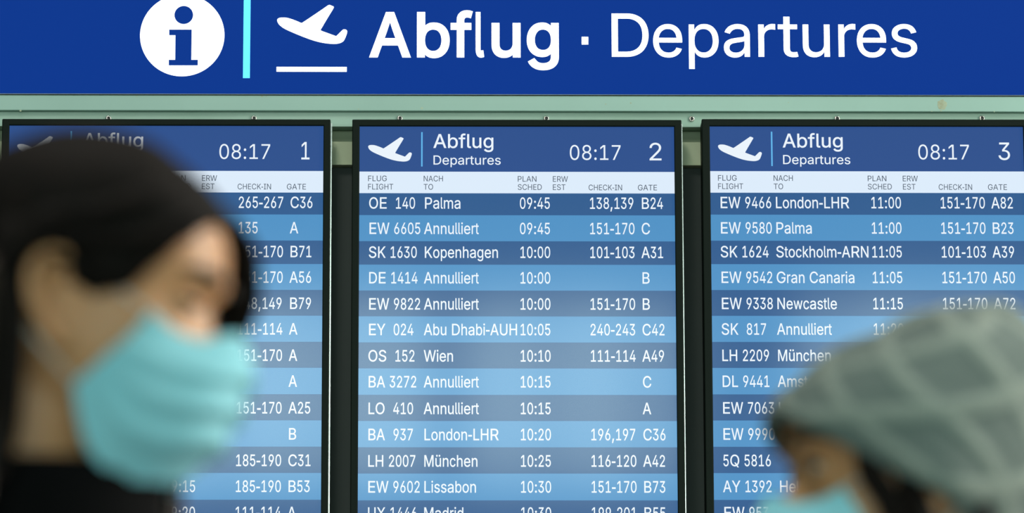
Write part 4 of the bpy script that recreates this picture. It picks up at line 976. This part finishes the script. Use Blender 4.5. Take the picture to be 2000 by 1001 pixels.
class Person:
    def __init__(self, label, ear_px, depth_y, yaw, pitch, roll, side, zs=1.0):
        """side=+1: the head's left ear is towards the camera; ear_px is where the photo has that ear canal"""
        self.HM = Matrix.Rotation(roll, 4, 'X') @ Matrix.Rotation(pitch, 4, 'Y') @ Matrix.Diagonal((1, 1, zs, 1))
        tgt = P(ear_px[0], ear_px[1], depth_y)
        e = self.HM @ Vector((0, side * .07, -.022))
        R = Matrix.Rotation(yaw, 4, 'Z')
        self.hz = tgt.z - e.z                                          # height of the head's origin
        self.HM = Matrix.Translation((0, 0, self.hz)) @ self.HM
        ex = R @ Vector((e.x, e.y, 0))
        self.root = empty('person', (tgt.x - ex.x, tgt.y - ex.y, 0), label, 'person', None, yaw)
        self.floor_z = 0

    def H(self, v):
        return self.HM @ Vector(v)

    def hb(self, bm):
        bmesh.ops.transform(bm, matrix=self.HM, verts=bm.verts)

    def body(self):
        bm = bmesh.new()
        head_bm(bm)
        ear_bm(bm, 1, self.ear)
        ear_bm(bm, -1, self.ear)
        self.hb(bm)
        z = self.hz
        n0 = self.H((-.030, 0, -.055))
        tube(bm, spline([n0, (n0.x * .5 - .030, n0.y * .4, z - .125), (-.040, 0, z - .185), (-.045, 0, z - .25)], 10), [.052, .053, .053, .053, .054, .056, .06, .068, .08, .09, .095], 24)
        S = z - .225
        sh = .165
        loft_body(bm, [(S - .62, -.035, .085, .14), (S - .55, -.03, .10, .165), (S - .46, -.03, .098, .160), (S - .36, -.03, .088, .130), (S - .25, -.03, .098, .14), (S - .12, -.035, .105, .155),
                       (S - .04, -.045, .085, .16), (S + .01, -.045, .06, .12), (S + .03, -.045, .045, .07)])
        hip = S - .60
        for s in (1, -1):
            tube(bm, spline([(-.045, s * (sh - .03), S - .03), (-.045, s * (sh + .02), S - .10), (-.050, s * (sh + .045), S - .30), (-.02, s * (sh + .055), S - .52)], 12),
                 [.050, .052, .050, .047, .044, .042, .040, .040, .038, .034, .030, .026, .023], 16)
            hand_bm(bm, (-.02, s * (sh + .055), S - .53), s)
            tube(bm, spline([(-.03, s * .085, hip + .06), (-.03, s * .09, hip - .05), (-.025, s * .09, .48), (-.04, s * .09, .28), (-.045, s * .09, .085)], 16),
                 [.085, .088, .086, .082, .076, .070, .065, .060, .056, .056, .056, .053, .048, .043, .039, .037, .037], 18)
            tube(bm, spline([(-.085, s * .09, .045), (-.03, s * .092, .052), (.05, s * .1, .036), (.13, s * .108, .024)], 8), [(.026, .026), (.03, .035), (.033, .04), (.036, .032), (.04, .026), (.042, .022), (.04, .018), (.034, .015), (.022, .011)], 14)
        self.S, self.sh, self.hip = S, sh, hip
        b = remeshed('body', bm, .0036, MATS['skin'], self.root)
        # the set of the eyes
        for s in (1, -1):
            c = Vector((.0635, s * .0305, 0))
            bm = bmesh.new()
            ellipsoid(bm, c, (.0118, .0118, .0118), seg=24)
            self.hb(bm)
            eye = bm_obj('eye', bm, MATS['eye_white'], b, True, local=True)
            bm = bmesh.new()
            ellipsoid(bm, c + Vector((.0098, 0, 0)), (.0030, .0057, .0057), seg=20)
            self.hb(bm)
            bm_obj('iris', bm, MATS['iris'], b, True, local=True)
            bm = bmesh.new()
            ellipsoid(bm, c + Vector((.0112, 0, 0)), (.0022, .0026, .0026), seg=14)
            self.hb(bm)
            bm_obj('pupil', bm, MATS['pupil'], b, True, local=True)
            # upper and lower lids: strips of a slightly larger ball
            def lid_edge(a, e):
                return e * max(0, 1 - (a / 68) ** 2)
            for nm, lo, hi in (('upper_eyelid', self.lid, 80), ('lower_eyelid', -20, -75)):
                rows = []
                for k in range(8):
                    r = []
                    for q in range(25):
                        a = -100 + 200 * q / 24
                        e0 = lid_edge(a, lo)
                        el = math.radians(e0 + (hi - e0) * k / 7)
                        a = math.radians(a)
                        r.append(self.H(c + Vector((math.cos(el) * math.cos(a), math.cos(el) * math.sin(a), math.sin(el))) * .0130))
                    rows.append(r)
                solid_shell(nm, rows, False, MATS['skin'], b, .0016)
            bm = bmesh.new()
            pts = []
            for q in range(15):
                a = -66 + 132 * q / 14
                el = math.radians(lid_edge(a, self.lid))
                a = math.radians(a)
                pts.append(self.H(c + Vector((math.cos(el) * math.cos(a), math.cos(el) * math.sin(a), math.sin(el))) * .0143))
            tube(bm, pts, [.0018] * 15, 6)
            bm_obj('eyelashes', bm, MATS['brow_hair'], b, True, local=True)
            bm = bmesh.new()
            pts = []
            for q in range(9):
                y = .014 + .037 * q / 8
                zz = .019 + .007 * math.sin(q / 8 * math.pi * .8) - .002 * q / 8
                best = min((head_point(math.radians(t / 2), zz) for t in range(0, 180)), key=lambda v: abs(v.y - y))
                pts.append(self.H((best.x + .0005, s * y, zz)))
            tube(bm, pts, [.0018, .003, .0036, .0038, .0037, .0034, .003, .0024, .0012], 8)
            bm_obj('eyebrow', bm, MATS['brow_hair'], b, True, local=True)
        return b

    def mask(self, P0):
        """pleated mask; control rows run from the middle of the face to the side edge"""
        rows = []
        nv, nu = 44, 40
        ctl = [spline(r, 20) for r in P0]                # each row: centre -> side
        cols = [spline([c[i] for c in ctl], nv) for i in range(21)]
        out = []
        for k in range(nv + 1):
            v = k / nv
            half = []
            for i in range(21):
                p = cols[i][k].copy()
                side = i / 20
                d = Vector((p.x - .0, p.y * .9, 0)).normalized()
                amp = (1 - side ** 2) * .0
                pl = 0
                for c0 in (.36, .56, .76):                       # three folds: a step down with a soft lip
                    t = (v - c0 - .03 * side) / .085
                    pl += math.exp(-t * t) if t < 0 else math.exp(-t * t * 6)
                d2 = d * (.0075 * pl * (1 - side * .35))
                wob = noise.noise(Vector((p.x * 30, p.y * 30, p.z * 22))) * .0035 * (1 - abs(v - .5))
                half.append(p + d2 + d * wob)
            full = [Vector((q.x, -q.y, q.z)) for q in reversed(half[1:])] + half
            out.append([self.H(q) for q in full])
        mk = solid_shell('face_mask', out, False, MATS['mask_blue'], self.root, .0012)
        # folded top band with the nose wire, and hems
        bm = bmesh.new()
        tube(bm, out[1], [.0016] * len(out[1]), 8)
        tube(bm, out[-1], [.0014] * len(out[-1]), 8)
        tube(bm, [r[0] for r in out], [.0013] * len(out), 8)
        bm_obj('top_hem', bm, MATS['mask_blue'], mk, True, local=True)
        for s, e in ((1, -1), (-1, 0)):
            a, b = out[1][e], out[-2][e]
            for q0, ear in ((a, (-.004, s * .078, .016)), (b, (-.014, s * .083, -.050))):
                bm = bmesh.new()
                mid = (q0 + self.H(ear)) / 2 + (self.H((0, s, 0)) - self.H((0, 0, 0))) * .004
                tube(bm, spline([q0, mid, self.H(ear)], 12), [.0011] * 13, 8)
                bm_obj('ear_loop', bm, MATS['strap_white'], mk, True, local=True)
            bm = bmesh.new()
            tube(bm, spline([self.H((-.004, s * .078, .016)), self.H((-.022, s * .085, .016)), self.H((-.036, s * .086, -.005)), self.H((-.028, s * .084, -.035)), self.H((-.014, s * .083, -.050))], 16), [.0011] * 17, 8)
            bm_obj('ear_loop', bm, MATS['strap_white'], mk, True, local=True)
        return mk

    def clothes(self, m, collar):
        S, sh, hip = self.S, self.sh, self.hip
        bm = bmesh.new()
        zt = S
        loft_body(bm, [(hip - .30, -.02, .155, .20), (hip - .15, -.02, .15, .20), (hip, -.02, .142, .195), (hip + .15, -.025, .135, .185), (hip + .32, -.03, .140, .19), (hip + .46, -.035, .142, .205),
                       (zt - .07, -.045, .122, .215), (zt - .02, -.047, .100, .180), (zt + .015, -.047, .090, .125), (zt + .04, -.045, .085, .095)])
        for s in (1, -1):
            tube(bm, spline([(-.045, s * (sh - .045), S - .055), (-.045, s * (sh + .03), S - .10), (-.050, s * (sh + .06), S - .30), (-.02, s * (sh + .062), S - .545)], 14),
                 [.066, .076, .076, .072, .069, .066, .064, .062, .060, .056, .052, .049, .047, .046, .045], 20)
        coat = remeshed('coat', bm, .009, m, self.root, 3)
        # upright collar
        rows = []
        for k in range(9):
            t = k / 8
            rows.append([Vector((-.042 + (collar[0] + .008 * math.cos(a)) * math.cos(a) * (1 - .10 * t) + collar[2] * t, (collar[0] - .006) * math.sin(a) * (1 - .08 * t), zt - .005 + collar[1] * t)) for a in [2 * math.pi * i / 40 for i in range(40)]])
        solid_shell('collar', rows, True, m, coat, .012)
        for s in (1, -1):
            bm = bmesh.new()
            tube(bm, spline([(-.03, s * .085, hip + .06), (-.03, s * .092, hip - .05), (-.025, s * .092, .48), (-.04, s * .092, .28), (-.042, s * .092, .075)], 16),
                 [.10, .102, .098, .093, .087, .082, .078, .074, .072, .071, .07, .068, .066, .064, .063, .062, .062], 20)
            bm_obj('trouser_leg', bm, MATS['trouser'], self.root, True, local=True)
            bm = bmesh.new()
            tube(bm, spline([(-.105, s * .09, .058), (-.03, s * .092, .068), (.05, s * .1, .052), (.155, s * .108, .036)], 10),
                 [(.030, .034), (.038, .045), (.040, .05), (.042, .048), (.045, .041), (.048, .036), (.050, .032), (.051, .029), (.050, .026), (.044, .022), (.030, .015)], 18)
            for v in bm.verts:
                v.co.z = max(v.co.z, .014)
            sho = bm_obj('shoe', bm, MATS['shoe'], self.root, True, local=True)
            bm = bmesh.new()
            pts = [(-.112, .0, .028), (-.06, .0, .038), (.0, .0, .040), (.06, .0, .046), (.12, .0, .047), (.165, .0, .030)]
            up = [(x, .0975 + w + .01 * (x + .1) - .0055) for x, _, w in pts] + [(x, .0905 - w + .01 * (x + .1)) for x, _, w in reversed(pts)]
            a = [bm.verts.new((x, s * y, 0)) for x, y in up]
            f = bm.faces.new(a)
            r = bmesh.ops.extrude_face_region(bm, geom=[f])
            bmesh.ops.translate(bm, vec=(0, 0, .018), verts=[v for v in r['geom'] if isinstance(v, bmesh.types.BMVert)])
            bm_obj('sole', bm, MATS['sole'], sho, False, local=True)
        return coat


def locks(bm, H, specs, rnd, n=8):
    """specs: (control points, count, spread, radius): tapering flat strands of hair"""
    for pts, cnt, spread, rad in specs:
        rad *= .66
        for _ in range(int(cnt * 2.2)):
            d = Vector((rnd.gauss(0, spread), rnd.gauss(0, spread), rnd.gauss(0, spread * .6)))
            q = [Vector(p) + d * (.3 + .7 * i / (len(pts) - 1)) + Vector((rnd.gauss(0, .002), rnd.gauss(0, .002), 0)) for i, p in enumerate(pts)]
            m = 14
            tube(bm, [H(v) for v in spline(q, m)], [max(.0012, rad * math.sin(math.pi * (.12 + .8 * i / m)) ** .7) for i in range(m + 1)], n, flat=.55)


# ---- the dark-haired person on the left
A = Person('person with long black hair, blue face mask and black coat, facing right', (130, 596), -6.25, math.radians(-7), math.radians(10), math.radians(0), -1, .90)
A.lid, A.ear = 4, .6
A.body()
A.mask([[(.104, 0, -.012), (.096, .018, -.018), (.085, .034, -.027), (.070, .050, -.025), (.056, .063, -.016)],
        [(.113, 0, -.030), (.109, .021, -.035), (.094, .040, -.040), (.073, .056, -.040), (.046, .067, -.036)],
        [(.110, 0, -.062), (.107, .026, -.066), (.091, .046, -.070), (.066, .061, -.068), (.034, .070, -.053)],
        [(.101, 0, -.094), (.095, .027, -.099), (.074, .047, -.105), (.050, .063, -.098), (.024, .071, -.068)],
        [(.084, 0, -.127), (.072, .026, -.133), (.050, .046, -.136), (.030, .062, -.120), (.016, .072, -.079)]])
A.clothes(MATS['coat_black'], (.076, .112, .012))


def hairline(th, z):
    """is this place of the head covered by hair"""
    c, y = math.cos(th), abs(math.sin(th))
    a = abs(math.degrees(math.atan2(math.sin(th), math.cos(th))))
    lim = interp([(0, .064), (20, .060), (40, .042), (55, .018), (66, .0), (76, -.014), (86, -.004), (94, .012), (104, .016), (116, -.03), (126, -.09), (180, -.10)], a)[0]
    return z > lim


def hair_cap(person, off, m, nm, thick=.010, ztop=1):
    nz, nt = 70, 96
    rows = []
    for k in range(nz + 1):
        z = -.10 + .2165 * k / nz
        r = []
        for i in range(nt):
            th = 2 * math.pi * i / nt
            w = off * (.55 + .45 * min(1, max(0, (z - .0) / .08)))
            w += .0022 * noise.noise(Vector((math.cos(th) * 9, math.sin(th) * 9, z * 14)))
            if z > .1165 - .004:
                w = off
            r.append(person.H(head_point(th, z, w, True)))
        rows.append(r)
    top = person.H((-.004, 0, .1165 + off * .96))
    rows.append([top.copy() for _ in range(nt)])
    bm = bmesh.new()
    vv = [[bm.verts.new(p) for p in r] for r in rows[:-1]]
    tv = bm.verts.new(top)
    for j in range(nz):
        z = -.10 + .2165 * (j + .5) / nz
        for i in range(nt):
            if z < ztop and hairline(2 * math.pi * (i + .5) / nt, z):
                k = (i + 1) % nt
                bm.faces.new((vv[j][i], vv[j][k], vv[j + 1][k], vv[j + 1][i]))
    for i in range(nt if ztop > .2 else 0):
        bm.faces.new((vv[nz][i], vv[nz][(i + 1) % nt], tv))
    for v in [v for v in bm.verts if not v.link_faces]:
        bm.verts.remove(v)
    bmesh.ops.smooth_vert(bm, verts=bm.verts, factor=.5, use_axis_x=True, use_axis_y=True, use_axis_z=True)
    o = bm_obj(nm, bm, m, person.root, True, local=True)
    sd = o.modifiers.new('thickness', 'SOLIDIFY')
    sd.thickness = thick
    sd.offset = -1
    return o


hair = hair_cap(A, .009, MATS['hair_black'], 'hair')
rnd = random.Random(11)
bm = bmesh.new()
sp = []
for s in (1, -1):
    # combed back over the temples, behind the ear
    sp += [([(.068, s * .02, .078), (.070, s * .056, .062), (.038, s * .079, .034), (.004, s * .086, .028), (-.034, s * .088, .010), (-.052, s * .080, -.05)], 9, .0030, .0065),
           ([(.040, s * .022, .102), (.045, s * .062, .080), (.015, s * .084, .050), (-.02, s * .088, .036), (-.050, s * .086, -.01), (-.058, s * .075, -.09)], 10, .004, .0075),
           ([(.070, s * .045, .066), (.060, s * .062, .040), (.040, s * .074, .008), (.024, s * .078, -.004), (.004, s * .083, .020), (-.03, s * .086, .024)], 8, .0025, .005)]
    # long hair behind the ears down the back
    sp += [([(-.045, s * .080, .03), (-.038, s * .085, -.03), (-.031, s * .082, -.09), (-.036, s * .080, -.16), (-.085, s * .078, -.24), (-.10, s * .08, -.33)], 26, .010, .010)]
sp += [([(-.085, 0, .04), (-.108, 0, -.03), (-.10, 0, -.09), (-.105, 0, -.16), (-.13, 0, -.25), (-.14, 0, -.34)], 26, .024, .012)]
# parted fringe sweeping forward and down the far side of the forehead
F_ = 1
sp += [([(.010, F_ * .0, .118), (.056, F_ * .012, .090), (.086, F_ * .040, .068), (.093, F_ * .058, .036), (.088, F_ * .070, .002), (.068, F_ * .080, -.030)], 14, .0035, .0075),
       ([(.010, F_ * .01, .116), (.052, F_ * .028, .088), (.084, F_ * .050, .060), (.082, F_ * .066, .026), (.066, F_ * .078, -.012), (.044, F_ * .086, -.05)], 14, .004, .008)]
locks(bm, A.H, sp, rnd)
bm_obj('hair_strands', bm, MATS['hair_black'], hair, True, local=True)
bm = bmesh.new()
locks(bm, A.H, [([(-.05, -.088, .0), (-.044, -.092, -.06), (-.040, -.093, -.14), (-.042, -.095, -.20), (-.050, -.10, -.30)], 34, .007, .007)], rnd)
o = bm_obj('side_strands', bm, MATS['hair_brown'], hair, True, local=True)
o['label'] = 'brown lengths of the hair behind the near ear'
bm = bmesh.new()
locks(bm, A.H, [([(.050, .086, -.05), (.055, .088, -.09), (.062, .08, -.13), (.066, .072, -.18), (.062, .07, -.26)], 7, .004, .004)], rnd)
o = bm_obj('side_strands', bm, MATS['hair_brown'], hair, True, local=True)
o['label'] = 'brown lengths of the hair in front of the chest'

# ---- the person with the knitted hat on the right
B = Person('person in a grey cable-knit hat and blue face mask, looking up to the left', (1799, 956), -5.80, math.radians(180 + 10), math.radians(0), math.radians(0), 1, .95)
B.lid, B.ear = 24, .12
B.body()
B.mask([[(.102, 0, -.018), (.096, .018, -.024), (.088, .034, -.030), (.073, .050, -.028), (.060, .062, -.020)],
        [(.114, 0, -.040), (.107, .020, -.044), (.096, .038, -.048), (.074, .055, -.046), (.048, .066, -.040)],
        [(.116, 0, -.072), (.108, .024, -.075), (.093, .044, -.078), (.066, .059, -.074), (.040, .069, -.060)],
        [(.107, 0, -.105), (.099, .024, -.108), (.078, .044, -.106), (.050, .060, -.096), (.030, .070, -.078)],
        [(.087, 0, -.130), (.073, .022, -.130), (.055, .040, -.126), (.036, .056, -.114), (.022, .068, -.090)]])
B.clothes(MATS['coat_grey'], (.074, .07, .010))
hb = hair_cap(B, .004, MATS['hair_black'], 'hair', .004, .035)
bm = bmesh.new()
sp = []
for s in (1, -1):
    sp += [([(.046, s * .070, .018), (.042, s * .077, -.010), (.026, s * .088, -.045), (.012, s * .092, -.10), (.008, s * .090, -.16), (.01, s * .088, -.24)], 18, .0055, .008),
           ([(.016, s * .076, .000), (.006, s * .086, -.04), (-.008, s * .094, -.08), (-.016, s * .094, -.13), (-.02, s * .09, -.22)], 22, .006, .009),
           ([(-.045, s * .076, -.03), (-.050, s * .084, -.07), (-.052, s * .084, -.11), (-.055, s * .082, -.16), (-.055, s * .078, -.24)], 18, .008, .010)]
sp += [([(-.080, 0, -.055), (-.088, 0, -.085), (-.09, 0, -.13), (-.09, 0, -.2)], 22, .018, .011)]
locks(bm, B.H, sp, rnd)
bm_obj('hair_strands', bm, MATS['hair_black'], hb, True, local=True)

# knitted hat: thick rolled edge, cable lattice raised, loose crown leaning back
nt, nz = 144, 76
rows = []
for k in range(nz + 1):
    v = k / nz
    r = []
    for i in range(nt):
        th = 2 * math.pi * i / nt
        c = math.cos(th)
        z0 = .041 - .125 * (.5 - .5 * c)            # edge line: forehead high, nape low
        z1 = .1165
        ztop = z0 + (z1 - z0) * min(1, v / .86)
        if v <= .86:
            p = head_point(th, ztop, .017 - .004 * min(1, v * 1.6), True)
        else:
            q = head_point(th, z1, .013, True)
            t = (v - .86) / .14
            p = Vector((-.004, 0, .1165 + .012)).lerp(q, max(0, 1 - t))
        # slack of the crown, pulled back and up
        lift = max(0, min(1, (p.z - .03) / .11))
        lift = lift * lift * (3 - 2 * lift)
        p = p + Vector((-.040, 0, .004)) * lift
        p.y += math.copysign(.007, p.y) * gauss(p.x + .015, 0, p.z + .012, .03, 1, .035)      # over the ears
        p = p + Vector((-.004, 0, .016)) * gauss(p.x + .075, p.y, p.z - .118, .032, .035, .03)
        p.x = p.x - .010 * max(0, -c) * lift
        rr = Vector((p.x + .02, p.y, max(0, p.z - .02))).normalized()
        u = i / nt
        lat = 0
        for s in (1, -1):
            t = (u * 6 + v * 2.9 * s) % 1
            lat = max(lat, math.exp(-((t - .5) / .12) ** 2))
        p = p + rr * (.003 * lat * min(1, (1 - v) * 6) + .0035 * noise.noise(Vector((p.x * 16, p.y * 16, p.z * 16))))
        if v < .035:
            p = p + rr * (-.004 * (1 - v / .035))
        r.append(B.H(p))
    rows.append(r)
hat = solid_shell('knitted_hat', rows, True, MATS['grey_knit'], B.root, .005, uv=True)
bm = bmesh.new()
tube(bm, rows[0] + [rows[0][0], rows[0][1]], [.0042] * (nt + 2), 8, cap=False)
bm_obj('hat_edge', bm, MATS['grey_knit'], hat, True, local=True)
